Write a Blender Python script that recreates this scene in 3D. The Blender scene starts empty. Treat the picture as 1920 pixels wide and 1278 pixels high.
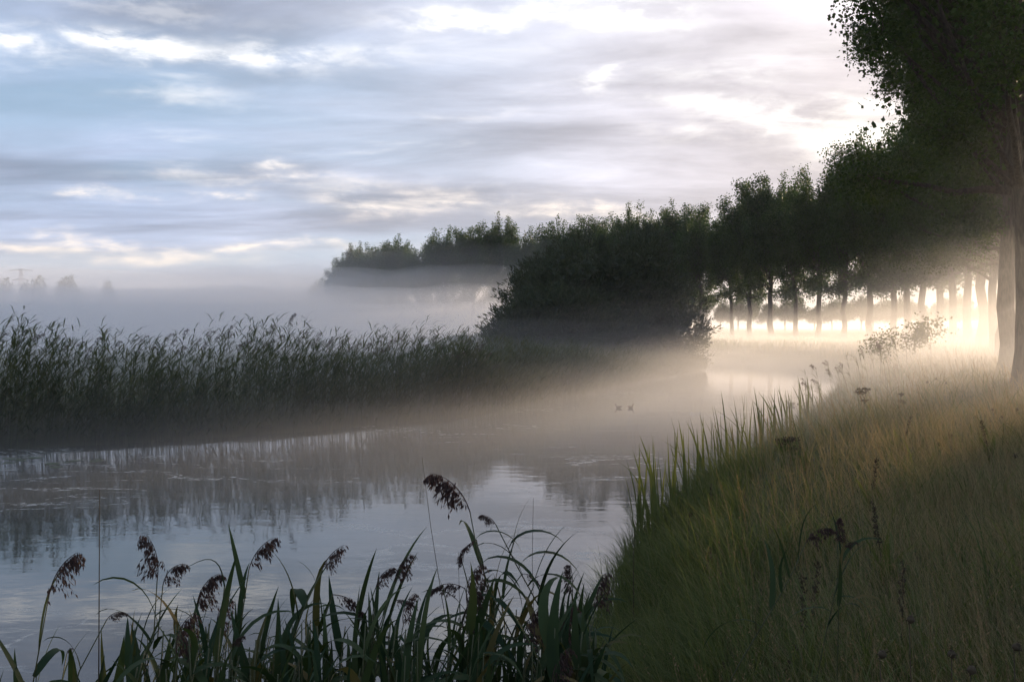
import bpy, math, random
import numpy as np
from mathutils import Vector

# ------------------------------------------------------------------ camera, sky, sun, exposure
SC = bpy.context.scene
COL = SC.collection
CAM_Z = 3.0
FPX = 1867.0            # focal length in pixels of the 1920 wide photograph
HOR = 612.0             # row of the horizon in the photograph
cam_d = bpy.data.cameras.new('camera')
cam_d.lens = 35.0
cam_d.sensor_width = 36.0
cam_d.clip_end = 6000
cam_d.clip_start = 0.05
cam = bpy.data.objects.new('camera', cam_d)
COL.objects.link(cam)
cam.location = (0, 0, CAM_Z)
cam.rotation_euler = (math.radians(90) - math.atan((639 - HOR) / FPX), 0, 0)
SC.camera = cam

SUN_AZ = math.radians(40.0)      # from +Y towards +X
SUN_EL = math.radians(6.0)
SUN_DIR = Vector((math.sin(SUN_AZ) * math.cos(SUN_EL), math.cos(SUN_AZ) * math.cos(SUN_EL), math.sin(SUN_EL)))
sun_d = bpy.data.lights.new('sun', 'SUN')
sun_d.energy = 2.1
sun_d.angle = math.radians(0.8)
sun_d.color = (1.0, 0.74, 0.49)
sun = bpy.data.objects.new('sun', sun_d)
COL.objects.link(sun)
sun.rotation_euler = (-SUN_DIR).to_track_quat('-Z', 'Y').to_euler()
sun.location = (60, 100, 60)

SC.view_settings.view_transform = 'Standard'
SC.view_settings.look = 'None'
SC.view_settings.exposure = 1.80
SC.view_settings.gamma = 1.0
SC.view_settings.use_curve_mapping = False
SC.render.engine = 'CYCLES'
SC.cycles.use_denoising = True
SC.cycles.max_bounces = 6
SC.cycles.diffuse_bounces = 2
SC.cycles.glossy_bounces = 2
SC.cycles.transmission_bounces = 3
SC.cycles.transparent_max_bounces = 96
SC.cycles.volume_bounces = 3
SC.cycles.sample_clamp_indirect = 4.0
SC.cycles.caustics_reflective = False
SC.cycles.caustics_refractive = False


class NT:
    """Tiny helper to write node trees as expressions."""
    def __init__(self, tree):
        self.t = tree
        self.n = tree.nodes
        self.l = tree.links

    def node(self, typ, **kw):
        nd = self.n.new(typ)
        for k, v in kw.items():
            setattr(nd, k, v)
        return nd

    def put(self, sock, v):
        if v is None:
            return
        if isinstance(v, bpy.types.NodeSocket):
            self.l.new(v, sock)
        else:
            if hasattr(sock.default_value, '__len__') and not hasattr(v, '__len__'):
                v = (v,) * len(sock.default_value)
            if hasattr(sock.default_value, '__len__') and len(sock.default_value) == 4 and len(v) == 3:
                v = tuple(v) + (1.0,)
            sock.default_value = v

    def math(self, op, a, b=None, clamp=False):
        nd = self.node('ShaderNodeMath', operation=op, use_clamp=clamp)
        self.put(nd.inputs[0], a)
        self.put(nd.inputs[1], b)
        return nd.outputs[0]

    def vec(self, op, a, b=None):
        nd = self.node('ShaderNodeVectorMath', operation=op)
        self.put(nd.inputs[0], a)
        self.put(nd.inputs[1], b)
        return nd.outputs['Value'] if op in ('DOT_PRODUCT', 'LENGTH') else nd.outputs[0]

    def comb(self, x, y, z):
        nd = self.node('ShaderNodeCombineXYZ')
        for s, v in zip(nd.inputs, (x, y, z)):
            self.put(s, v)
        return nd.outputs[0]

    def sep(self, v):
        nd = self.node('ShaderNodeSeparateXYZ')
        self.put(nd.inputs[0], v)
        return nd.outputs

    def noise(self, v, scale, detail=4, rough=0.55, dist=0.0, out='Fac'):
        nd = self.node('ShaderNodeTexNoise')
        self.put(nd.inputs['Vector'], v)
        nd.inputs['Scale'].default_value = scale
        nd.inputs['Detail'].default_value = detail
        nd.inputs['Roughness'].default_value = rough
        nd.inputs['Distortion'].default_value = dist
        return nd.outputs[out]

    def mix(self, f, a, b, mode='MIX'):
        nd = self.node('ShaderNodeMix', data_type='RGBA', blend_type=mode)
        self.put(nd.inputs[0], f)
        self.put(nd.inputs[6], a)
        self.put(nd.inputs[7], b)
        return nd.outputs[2]

    def rng(self, v, a, b, c=0.0, d=1.0, smooth=True):
        nd = self.node('ShaderNodeMapRange')
        nd.interpolation_type = 'SMOOTHSTEP' if smooth else 'LINEAR'
        self.put(nd.inputs[0], v)
        for s, x in zip(nd.inputs[1:5], (a, b, c, d)):
            self.put(s, x)
        return nd.outputs[0]


# ---- the dawn sky: Nishita air seen through broken layers of stratocumulus
world = bpy.data.worlds.new('World')
SC.world = world
world.use_nodes = True
world.node_tree.nodes.clear()
W = NT(world.node_tree)
tc = W.node('ShaderNodeTexCoord')
D = tc.outputs['Generated']
dx, dy, dz = W.sep(D)
sky = W.node('ShaderNodeTexSky', sky_type='NISHITA')
sky.sun_disc = False
sky.sun_elevation = SUN_EL
sky.sun_rotation = SUN_AZ
sky.air_density = 1.0
sky.dust_density = 1.0
az = W.math('ARCTAN2', dx, dy)
el = W.math('ARCSINE', dz)
zc = W.math('ADD', W.math('MAXIMUM', dz, 0.0), 0.11)
plane = W.comb(W.math('DIVIDE', dx, zc), W.math('DIVIDE', dy, zc), 0.0)
plane_s = W.vec('MULTIPLY', plane, (0.55, 1.0, 1.0))
nA = W.noise(W.vec('MULTIPLY', plane_s, (.75, 1.0, 1.0)), 1.25, 8, 0.58, 0.4)                 # the big cloud rolls
nB = W.noise(W.vec('ADD', plane_s, (13.1, 4.7, 2.0)), 0.45, 5, 0.5)   # where blue shows
nC = W.noise(W.vec('ADD', plane_s, (3.3, 21.0, 5.0)), 2.6, 8, 0.6, 0.4)   # fine fleece
sdot = W.vec('DOT_PRODUCT', D, tuple(SUN_DIR))
ramp = W.node('ShaderNodeValToRGB')
W.put(ramp.inputs[0], sdot)
cr = ramp.color_ramp
cr.elements[0].position = 0.50
cr.elements[0].color = (0.285, 0.34, 0.46, 1)
cr.elements[1].position = 0.99
cr.elements[1].color = (0.66, 0.585, 0.555, 1)
e = cr.elements.new(0.76)
e.color = (0.42, 0.44, 0.52, 1)
e = cr.elements.new(0.91)
e.color = (0.565, 0.525, 0.55, 1)
cloud = ramp.outputs[0]
cloud = W.mix(1.0, cloud, W.rng(nA, 0.36, 0.64, 0.74, 1.22), 'MULTIPLY')
cloud = W.mix(1.0, cloud, W.rng(nC, 0.3, 0.7, 0.86, 1.12), 'MULTIPLY')
blue = W.vec('MULTIPLY', sky.outputs[0], (0.10, 0.10, 0.10))
blue = W.mix(0.75, blue, (0.26, 0.41, 0.59))
bmask = W.math('MULTIPLY', W.rng(nB, 0.46, 0.64, 0.0, 0.8), W.rng(sdot, 0.52, 0.84, 1.0, 0.0))
cloud = W.mix(bmask, cloud, blue)
# horizon veil
veil = W.mix(W.rng(sdot, 0.5, 1.0), (0.46, 0.48, 0.54), (0.58, 0.51, 0.43))
cloud = W.mix(W.rng(el, 0.0, 0.115, 0.9, 0.0), cloud, veil)
# bright rifts, where low sun lights the cloud edges (azimuth, elevation, half sizes, strength)
RIFTS = [(930, 36, 160, 15, .85), (1180, 26, 80, 22, 1.0), (480, 104, 170, 20, .8), (255, 85, 95, 22, .9), (20, 78, 40, 16, .7),
         (280, 14, 160, 9, .55), (1145, 147, 30, 15, .9), (1350, 200, 80, 18, .8), (1480, 228, 130, 20, 1.0), (1600, 262, 70, 36, .9),
         (850, 370, 95, 14, .6), (520, 340, 130, 12, .7), (195, 373, 44, 10, .7), (385, 371, 46, 8, .5),
         (540, 308, 60, 6, .5), (1090, 402, 120, 12, .8), (700, 385, 70, 16, .45), (150, 470, 230, 9, .65), (480, 463, 170, 6, .65),
         (320, 190, 90, 12, .3), (1370, 135, 70, 12, .35), (900, 205, 120, 8, .25), (1700, 60, 400, 60, .15), (2150, 330, 260, 110, .5)]
wv = W.comb(W.math('MULTIPLY', az, 1.0), W.math('MULTIPLY', el, 2.6), 3.0)
wn = W.noise(wv, 9.0, 6, 0.6, 0.0, out='Color')
wn = W.vec('MULTIPLY', W.vec('SUBTRACT', wn, (0.5, 0.5, 0.5)), (0.20, 0.06, 0.0))
pos = W.vec('ADD', W.comb(az, el, 0.0), wn)
tot = None
for (px, py, w, h, a) in RIFTS:
    a0 = math.atan((px - 960) / FPX)
    e0 = math.atan((HOR - py) / FPX * math.cos(a0))
    q = W.vec('MULTIPLY', W.vec('SUBTRACT', pos, (a0, e0, 0.0)), (FPX / w * .85, FPX / h * .85, 0.0))
    g = W.math('MULTIPLY', W.math('EXPONENT', W.math('MULTIPLY', W.vec('DOT_PRODUCT', q, q), -1.0)), a)
    tot = g if tot is None else W.math('ADD', tot, g)
free = W.math('MULTIPLY', W.rng(nC, 0.56, 0.80), 0.45)
nD = W.noise(W.comb(az, W.math('MULTIPLY', el, 2.8), 7.0), 17.0, 8, 0.62, 0.3)
rift = W.math('MULTIPLY', tot, W.math('MULTIPLY', W.rng(nC, 0.34, 0.60, 0.35, 1.2), W.rng(nD, 0.36, 0.60, 0.15, 1.25)))
rift = W.math('MINIMUM', W.math('ADD', rift, W.math('MULTIPLY', free, W.rng(el, 0.08, 0.2))), 1.5)
rcol = W.mix(W.rng(el, 0.05, 0.26), (0.92, 0.79, 0.66), (0.88, 0.87, 0.86))
rcol = W.mix(W.rng(sdot, 0.88, 0.985), rcol, (1.02, 0.94, 0.84))
cloud = W.mix(W.math('MINIMUM', rift, 1.0), cloud, rcol)
bg = W.node('ShaderNodeBackground')
W.put(bg.inputs[0], W.vec('MULTIPLY', cloud, (7.4, 7.4, 7.4)))
bg.inputs[1].default_value = 0.060
wo = W.node('ShaderNodeOutputWorld')
W.l.new(bg.outputs[0], wo.inputs[0])
world.cycles.sampling_method = 'MANUAL'
world.cycles.sample_map_resolution = 1024

# ------------------------------------------------------------------ helpers
R = np.random.RandomState


def at(px, py, d):
    """point that the photograph shows at (px, py), d metres ahead"""
    return Vector(((px - 960) / FPX * d, d, CAM_Z + (HOR - py) / FPX * d))


def mesh_from(name, V, quads, mats):
    me = bpy.data.meshes.new(name)
    V = np.asarray(V, np.float32).reshape(-1, 3)
    quads = np.asarray(quads, np.int32)
    k = quads.shape[1]
    me.vertices.add(len(V))
    me.vertices.foreach_set('co', V.ravel())
    me.loops.add(quads.size)
    me.loops.foreach_set('vertex_index', quads.ravel())
    me.polygons.add(len(quads))
    me.polygons.foreach_set('loop_start', np.arange(0, quads.size, k, dtype=np.int32))
    me.polygons.foreach_set('loop_total', np.full(len(quads), k, np.int32))
    me.update(calc_edges=True)
    for m in (mats if isinstance(mats, (list, tuple)) else [mats]):
        me.materials.append(m)
    return me


def smooth(me):
    me.polygons.foreach_set('use_smooth', np.ones(len(me.polygons), bool))
    return me


def ob(name, me, parent=None, loc=(0, 0, 0), rot=None, scale=None):
    o = bpy.data.objects.new(name, me)
    COL.objects.link(o)
    o.location = loc
    if rot is not None:
        o.rotation_euler = rot
    if scale is not None:
        o.scale = scale if hasattr(scale, '__len__') else (scale,) * 3
    if parent is not None:
        o.parent = parent
    return o


def tag(o, label=None, cat=None, group=None, kind=None):
    if label:
        o['label'] = label
    if cat:
        o['category'] = cat
    if group:
        o['group'] = group
    if kind:
        o['kind'] = kind
    return o


class Geo:
    """collects vertices and quads"""
    def __init__(self):
        self.V, self.F, self.n = [], [], 0

    def add(self, V, F):
        V = np.asarray(V, np.float32).reshape(-1, 3)
        self.V.append(V)
        self.F.append(np.asarray(F, np.int32) + self.n)
        self.n += len(V)

    def mesh(self, name, mat, sm=False):
        me = mesh_from(name, np.concatenate(self.V), np.concatenate(self.F), mat)
        return smooth(me) if sm else me


def tube(pts, rad, n=8, cap=True):
    """closed tube of quads along a list of points"""
    P = np.asarray([tuple(p) for p in pts], float)
    rad = np.broadcast_to(np.asarray(rad, float), (len(P),))
    T = np.gradient(P, axis=0)
    T /= np.linalg.norm(T, axis=1)[:, None] + 1e-9
    ref = np.array([1.0, 0, 0]) if abs(T[:, 2]).mean() > 0.7 else np.array([0, 0, 1.0])
    U = np.cross(T, ref)
    U /= np.linalg.norm(U, axis=1)[:, None] + 1e-9
    Wv = np.cross(T, U)
    a = np.arange(n) * 2 * math.pi / n
    V = (P[:, None, :] + rad[:, None, None] * (np.cos(a)[None, :, None] * U[:, None, :] + np.sin(a)[None, :, None] * Wv[:, None, :])).reshape(-1, 3)
    F = []
    for i in range(len(P) - 1):
        for j in range(n):
            k = (j + 1) % n
            F.append((i * n + j, i * n + k, (i + 1) * n + k, (i + 1) * n + j))
    if cap:
        for r0, c in ((0, P[0]), ((len(P) - 1) * n, P[-1])):
            ci = len(V)
            V = np.vstack([V, c])
            for j in range(0, n, 2):
                F.append((r0 + j, r0 + (j + 1) % n, r0 + (j + 2) % n, ci))
    return V, np.array(F)


def strips(base, head, L, Wd, th0, th1, nseg, power=1.0, twist=0.0, wtip=0.04, shape='grass'):
    """curved grass-like blades, all at once; head = heading angle, th = angle from the vertical"""
    base = np.asarray(base, float)
    N = len(base)
    f = lambda v: np.broadcast_to(np.asarray(v, float), (N,))
    head, L, Wd, th0, th1, twist = map(f, (head, L, Wd, th0, th1, twist))
    t = np.linspace(0, 1, nseg + 1)
    mid = (t[1:] + t[:-1]) / 2
    th = th0[:, None] + (th1 - th0)[:, None] * mid[None] ** power
    ds = (L / nseg)[:, None]
    hx = np.concatenate([np.zeros((N, 1)), np.cumsum(np.sin(th) * ds, 1)], 1)
    hz = np.concatenate([np.zeros((N, 1)), np.cumsum(np.cos(th) * ds, 1)], 1)
    c, s = np.cos(head), np.sin(head)
    P = np.stack([base[:, 0:1] + hx * c[:, None], base[:, 1:2] + hx * s[:, None], base[:, 2:3] + hz], -1)
    wa = head + math.pi / 2 + twist
    wd = np.stack([np.cos(wa), np.sin(wa), np.zeros(N)], -1)
    if shape == 'grass':
        prof = np.maximum(1 - t ** 1.6, wtip)
    else:
        prof = np.maximum(np.minimum(1, 0.35 + 3.2 * t) * (1 - t ** 2.2), wtip)
    off = wd[:, None, :] * (Wd[:, None] * prof[None] / 2)[:, :, None]
    V = np.stack([P - off, P + off], 2).reshape(-1, 3)
    i = np.arange(nseg) * 2
    f1 = np.stack([i, i + 1, i + 3, i + 2], -1)
    F = (np.arange(N)[:, None, None] * (2 * (nseg + 1)) + f1[None]).reshape(-1, 4)
    return V, F


def leaves(P, size, rng, aspect=0.8, tilt=None, jitter=0.3):
    """diamond-like leaves with random attitude; returns verts, quads"""
    N = len(P)
    u = rng.normal(size=(N, 3))
    if tilt is not None:
        u = u * (1 - tilt[1]) + np.asarray(tilt[0]) * tilt[1] * 1.8
    u /= np.linalg.norm(u, axis=1)[:, None] + 1e-9
    v = np.cross(u, rng.normal(size=(N, 3)))
    v /= np.linalg.norm(v, axis=1)[:, None] + 1e-9
    nrm = np.cross(u, v)
    s = np.broadcast_to(np.asarray(size, float), (N,)) * (1 + jitter * rng.uniform(-1, 1, N))
    s = s[:, None]
    w = s * aspect * 0.5
    V = np.stack([P, P + u * s * .42 + v * w + nrm * s * .08, P + u * s, P + u * s * .42 - v * w + nrm * s * .08], 1).reshape(-1, 3)
    F = np.arange(N * 4).reshape(N, 4)
    return V, F


def sstep(x, a, b):
    t = np.clip((np.asarray(x, float) - a) / (b - a), 0, 1)
    return t * t * (3 - 2 * t)


# ------------------------------------------------------------------ materials
def mat(name):
    m = bpy.data.materials.new(name)
    m.use_nodes = True
    m.node_tree.nodes.clear()
    return m, NT(m.node_tree)


def leaf_mat(name, c1, c2, trans=0.4, rough=0.5, tcol=None, gloss=0.35):
    """two-sided leaf: each leaf has a colour of its own, and light passes through it"""
    m, t = mat(name)
    geo = t.node('ShaderNodeNewGeometry')
    rnd = geo.outputs['Random Per Island']
    col = t.mix(rnd, c1, c2)
    pr = t.node('ShaderNodeBsdfPrincipled')
    t.put(pr.inputs['Base Color'], col)
    pr.inputs['Roughness'].default_value = rough
    pr.inputs['Specular IOR Level'].default_value = gloss
    tr = t.node('ShaderNodeBsdfTranslucent')
    tc_ = t.mix(1.0, col, tcol or (1.5, 1.5, 0.7), 'MULTIPLY')
    t.put(tr.inputs[0], tc_)
    mx = t.node('ShaderNodeMixShader')
    mx.inputs[0].default_value = trans
    t.l.new(pr.outputs[0], mx.inputs[1])
    t.l.new(tr.outputs[0], mx.inputs[2])
    out = t.node('ShaderNodeOutputMaterial')
    t.l.new(mx.outputs[0], out.inputs[0])
    return m


def plain_mat(name, c1, c2, scale=20.0, rough=0.85, bump=0.3, stretch=(1, 1, 1)):
    m, t = mat(name)
    tcn = t.node('ShaderNodeTexCoord')
    v = t.vec('MULTIPLY', tcn.outputs['Object'], stretch)
    n = t.noise(v, scale, 6, 0.6)
    pr = t.node('ShaderNodeBsdfPrincipled')
    t.put(pr.inputs['Base Color'], t.mix(t.rng(n, 0.3, 0.7), c1, c2))
    pr.inputs['Roughness'].default_value = rough
    pr.inputs['Specular IOR Level'].default_value = 0.2
    b = t.node('ShaderNodeBump')
    b.inputs['Strength'].default_value = bump
    b.inputs['Distance'].default_value = 0.05
    t.put(b.inputs['Height'], n)
    t.l.new(b.outputs[0], pr.inputs['Normal'])
    out = t.node('ShaderNodeOutputMaterial')
    t.l.new(pr.outputs[0], out.inputs[0])
    return m


M_POPLAR = leaf_mat('poplar_leaf', (0.021, 0.044, 0.010), (0.050, 0.084, 0.020), 0.36, 0.55, None, .15)
M_WILLOW = leaf_mat('willow_leaf', (0.032, 0.044, 0.026), (0.060, 0.076, 0.042), 0.3, 0.6)
M_REED = leaf_mat('reed_leaf', (0.020, 0.038, 0.020), (0.042, 0.062, 0.026), 0.22, 0.65, None, .08)
t = NT(M_REED.node_tree)
oi = t.node('ShaderNodeObjectInfo').outputs['Random']
tcn = t.node('ShaderNodeTexCoord')
mot = t.noise(t.vec('MULTIPLY', tcn.outputs['Object'], (7.0, 30.0, 7.0)), 1.0, 5, 0.65)
c_ = t.mix(oi, (0.018, 0.036, 0.020), (0.046, 0.064, 0.026))
c_ = t.mix(t.rng(oi, .86, .97), c_, (0.110, 0.085, 0.035))
c_ = t.mix(t.rng(mot, .58, .72, 0.0, .7), c_, (0.075, 0.062, 0.030))
for nd in M_REED.node_tree.nodes:
    if nd.type == 'BSDF_PRINCIPLED':
        t.put(nd.inputs['Base Color'], c_)
    if nd.type == 'BSDF_TRANSLUCENT':
        t.put(nd.inputs[0], t.mix(1.0, c_, (1.4, 1.5, .7), 'MULTIPLY'))
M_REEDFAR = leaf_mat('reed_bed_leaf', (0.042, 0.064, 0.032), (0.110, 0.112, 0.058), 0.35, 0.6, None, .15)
M_STEM = leaf_mat('reed_stem', (0.045, 0.060, 0.022), (0.075, 0.070, 0.030), 0.05, 0.45)
M_PLUME = leaf_mat('reed_plume', (0.040, 0.024, 0.024), (0.085, 0.050, 0.042), 0.25, 0.8, (1.2, 1.0, 0.9))
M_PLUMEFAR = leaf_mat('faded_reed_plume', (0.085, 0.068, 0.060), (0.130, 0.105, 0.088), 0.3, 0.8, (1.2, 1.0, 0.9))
M_GREEN = leaf_mat('bank_grass', (0.048, 0.068, 0.026), (0.135, 0.150, 0.062), 0.40, 0.7, None, .08)
M_DRY = leaf_mat('dry_grass', (0.165, 0.145, 0.080), (0.350, 0.290, 0.175), 0.45, 0.75, (1.2, 1.05, 0.75), .1)
M_SEED = leaf_mat('grass_seed', (0.16, 0.11, 0.06), (0.30, 0.22, 0.12), 0.4, 0.7, (1.2, 1.05, 0.8))
M_BROWN = leaf_mat('dry_stalk', (0.040, 0.028, 0.016), (0.080, 0.055, 0.030), 0.1, 0.8, (1, 1, 1))
M_BARK = plain_mat('bark', (0.030, 0.026, 0.021), (0.085, 0.072, 0.058), 5.0, 0.9, 0.8, (3, 3, 0.6))
M_STEEL = plain_mat('galvanised_steel', (0.22, 0.23, 0.24), (0.30, 0.31, 0.32), 3.0, 0.6, 0.1)
M_DUCK = plain_mat('duck_feather', (0.045, 0.036, 0.028), (0.120, 0.095, 0.070), 26.0, 0.7, 0.2)
M_BILL = plain_mat('duck_bill', (0.16, 0.13, 0.04), (0.2, 0.16, 0.05), 20.0, 0.5, 0.1)
M_PAD = leaf_mat('floating_leaf', (0.06, 0.085, 0.035), (0.10, 0.12, 0.06), 0.1, 0.3, (1, 1, 1), 0.5)

# ground
M_GROUND, t = mat('meadow_soil')
tcn = t.node('ShaderNodeTexCoord')
n1 = t.noise(tcn.outputs['Object'], 0.09, 5, 0.6)
n2 = t.noise(tcn.outputs['Object'], 2.3, 6, 0.65)
col = t.mix(t.rng(n1, 0.35, 0.65), (0.045, 0.060, 0.020), (0.085, 0.085, 0.034))
col = t.mix(t.rng(n2, 0.35, 0.7, 0.0, 0.75), col, (0.040, 0.034, 0.020))
pr = t.node('ShaderNodeBsdfPrincipled')
t.put(pr.inputs['Base Color'], col)
pr.inputs['Roughness'].default_value = 0.95
pr.inputs['Specular IOR Level'].default_value = 0.1
b = t.node('ShaderNodeBump')
b.inputs['Strength'].default_value = 0.7
b.inputs['Distance'].default_value = 0.12
t.put(b.inputs['Height'], n2)
t.l.new(b.outputs[0], pr.inputs['Normal'])
o_ = t.node('ShaderNodeOutputMaterial')
t.l.new(pr.outputs[0], o_.inputs[0])

# water: dark peaty body under a nearly still mirror, with threads of drifting scum
M_WATER, t = mat('river_water')
tcn = t.node('ShaderNodeTexCoord')
P_ = tcn.outputs['Object']
rip = t.noise(t.vec('MULTIPLY', P_, (1.0, 2.2, 1.0)), 1.6, 4, 0.5, 0.2)
rip2 = t.noise(t.vec('MULTIPLY', P_, (1.0, 1.6, 1.0)), 0.35, 3, 0.5)
h = t.math('ADD', t.math('MULTIPLY', rip, 0.35), rip2)
wv = t.noise(P_, 0.16, 3, 0.5, 0.0, out='Color')
fp = t.vec('ADD', t.vec('MULTIPLY', P_, (0.30, 0.75, 1.0)), t.vec('MULTIPLY', wv, (3.2, 3.2, 0.0)))
f1 = t.noise(fp, 0.9, 5, 0.55, 0.6)
thread = t.rng(t.math('ABSOLUTE', t.math('SUBTRACT', f1, 0.5)), 0.0, 0.022, 1.0, 0.0)
patch = t.rng(t.noise(P_, 0.13, 3, 0.5), 0.44, 0.58)
grain = t.rng(t.noise(t.vec('MULTIPLY', P_, (1.0, 1.8, 1.0)), 5.0, 6, 0.7), 0.42, 0.60)
foam = t.math('MULTIPLY', t.math('MULTIPLY', thread, patch), t.math('MULTIPLY', grain, 0.8))
pr = t.node('ShaderNodeBsdfPrincipled')
t.put(pr.inputs['Base Color'], t.mix(foam, (0.070, 0.070, 0.064), (0.50, 0.50, 0.47)))
t.put(pr.inputs['Roughness'], t.math('ADD', t.math('MULTIPLY', foam, 0.5), 0.035))
pr.inputs['IOR'].default_value = 1.40
b = t.node('ShaderNodeBump')
b.inputs['Strength'].default_value = 0.07
b.inputs['Distance'].default_value = 0.10
t.put(b.inputs['Height'], h)
t.l.new(b.outputs[0], pr.inputs['Normal'])
o_ = t.node('ShaderNodeOutputMaterial')
t.l.new(pr.outputs[0], o_.inputs[0])


def air_mat(name, color, density, g):
    m, t = mat(name)
    v = t.node('ShaderNodeVolumePrincipled')
    v.inputs['Color'].default_value = tuple(color) + (1,)
    v.inputs['Density'].default_value = density
    v.inputs['Density Attribute'].default_value = ''
    v.inputs['Temperature Attribute'].default_value = ''
    v.inputs['Anisotropy'].default_value = g
    out = t.node('ShaderNodeOutputMaterial')
    t.l.new(v.outputs[0], out.inputs['Volume'])
    return m


# ------------------------------------------------------------------ the land and the river
BANK_NEAR = np.array([(-400, -60), (-40, 1.0), (-8, 2.2), (-2, 3.0), (-0.7, 4.3), (0.1, 6.5), (0.8, 10), (1.7, 14), (3.1, 17.5), (5.0, 21.5),
                      (7.4, 27), (10.8, 35), (15, 46), (19, 58), (21.5, 68), (21.5, 77), (17, 86), (7, 96), (-12, 108), (-50, 126), (-150, 160), (-500, 250)], float)
BANK_FAR = np.array([(-400, -30), (-60, 13), (-30, 17), (-18, 20.8), (-12.3, 24), (-9, 25.8), (-5.5, 28.3), (-1.1, 33), (3.4, 45), (8.5, 58), (12.7, 67.5), (13.0, 72),
                     (10, 78), (0, 86), (-20, 98), (-60, 112), (-150, 142), (-500, 226)], float)


def seg_dist(X, Y, L):
    best = np.full(X.shape, 1e9)
    for (x0, y0), (x1, y1) in zip(L[:-1], L[1:]):
        ux, uy = x1 - x0, y1 - y0
        tt = np.clip(((X - x0) * ux + (Y - y0) * uy) / (ux * ux + uy * uy), 0, 1)
        best = np.minimum(best, np.hypot(X - x0 - tt * ux, Y - y0 - tt * uy))
    return best


def in_poly(X, Y, L):
    ins = np.zeros(X.shape, bool)
    n = len(L)
    j = n - 1
    for i in range(n):
        xi, yi = L[i]
        xj, yj = L[j]
        c = ((yi > Y) != (yj > Y)) & (X < (xj - xi) * (Y - yi) / (yj - yi + 1e-12) + xi)
        ins ^= c
        j = i
    return ins


RIVER = np.vstack([BANK_NEAR, BANK_FAR[::-1]])


def land(X, Y):
    """height of the ground, distance inland from the dyke-side bank and from the field-side bank"""
    X = np.asarray(X, float)
    Y = np.asarray(Y, float)
    dn = seg_dist(X, Y, BANK_NEAR)
    df = seg_dist(X, Y, BANK_FAR)
    inside = in_poly(X, Y, RIVER)
    lump = 0.10 * np.sin(X * .9 + 1.3) * np.sin(Y * .7) + 0.05 * np.sin(X * 2.3 + Y * 1.7)
    zn = -0.15 + 1.55 * (1 - np.exp(-dn / 1.9)) - 0.35 * sstep(Y, 60, 110) * sstep(dn, 0, 3) + lump * sstep(dn, .3, 3)
    zf = -0.15 + 0.62 * (1 - np.exp(-df / 1.2)) + 0.3 * lump
    z = np.where(dn < df, zn, zf)
    depth = np.minimum(dn, df)
    z = np.where(inside, -0.15 - 0.9 * (1 - np.exp(-depth / 1.5)), z)
    return z, np.where(inside | (dn >= df), -1, dn), np.where(inside | (df > dn), -1, df)


def gz(x, y):
    return float(land(np.array([x]), np.array([y]))[0][0])


def axis_pts(lo, hi, c, near, n_near, n_out):
    a = np.linspace(c - near, c + near, n_near)
    s = np.linspace(0, 1, n_out + 1)[1:] ** 2.4
    return np.concatenate([(c - near) + (lo - (c - near)) * s[::-1], a, (c + near) + (hi - (c + near)) * s])


gx = axis_pts(-1500, 1500, 0, 45, 200, 34)
gy = axis_pts(-300, 2200, 48, 52, 200, 34)
XX, YY = np.meshgrid(gx, gy)
ZZ = land(XX, YY)[0]
nx, ny = len(gx), len(gy)
idx = np.arange(nx * ny).reshape(ny, nx)
gf = np.stack([idx[:-1, :-1], idx[:-1, 1:], idx[1:, 1:], idx[1:, :-1]], -1).reshape(-1, 4)
g = ob('ground', smooth(mesh_from('ground', np.stack([XX, YY, ZZ], -1), gf, M_GROUND)))
tag(g, 'low green meadow and dyke on both sides of the river', kind='structure')
wat = ob('water', mesh_from('water', [(-520, -80, 0), (60, -80, 0), (60, 270, 0), (-520, 270, 0)], [(0, 1, 2, 3)], M_WATER))
tag(wat, 'calm river bending between reeds and grassy dyke', kind='structure')

# ------------------------------------------------------------------ haze and lying mist
HAZE_TOP = 46.0


def box_mesh(name, lo, hi, m):
    (x0, y0, z0), (x1, y1, z1) = lo, hi
    V = [(x0, y0, z0), (x1, y0, z0), (x1, y1, z0), (x0, y1, z0), (x0, y0, z1), (x1, y0, z1), (x1, y1, z1), (x0, y1, z1)]
    F = [(0, 3, 2, 1), (4, 5, 6, 7), (0, 1, 5, 4), (1, 2, 6, 5), (2, 3, 7, 6), (3, 0, 4, 7)]
    return mesh_from(name, V, F, m)


HAZE_D = 0.0002
hz = ob('haze', box_mesh('haze', (-1510, -310, -2.2), (1510, 2210, HAZE_TOP), air_mat('haze_air', (0.95, 0.96, 1.0), HAZE_D, 0.5)))
tag(hz, 'thin pale morning haze over the whole scene', kind='stuff')


def wave(X, Y):
    return 1 + 0.09 * np.sin(X * .37 + 1.9 * np.sin(Y * .11)) * np.sin(Y * .29 + .8 * np.sin(X * .13)) + 0.16 * np.sin(X * .07 + 1.0 + .03 * Y) * np.sin(Y * .045 + .4) + 0.10 * np.sin(X * .19 + .11 * Y)


def inland(X, Y):
    return X - np.interp(Y, BANK_NEAR[2:-2, 1][:12], BANK_NEAR[2:-2, 0][:12])


def mist_river(X, Y):
    """low mist on the water"""
    q = inland(X, Y)
    h = -1.3 + 2.4 * sstep(Y, 6, 24) + 1.4 * sstep(Y, 26, 58) * (1 - .75 * sstep(Y, 74, 100)) * (1 - .4 * sstep(X, 10, 18)) + 1.5 * sstep(q, -1, 5) * sstep(Y, 9, 34) - 5 * sstep(q, 9, 30)
    return h * wave(X, Y)


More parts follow.
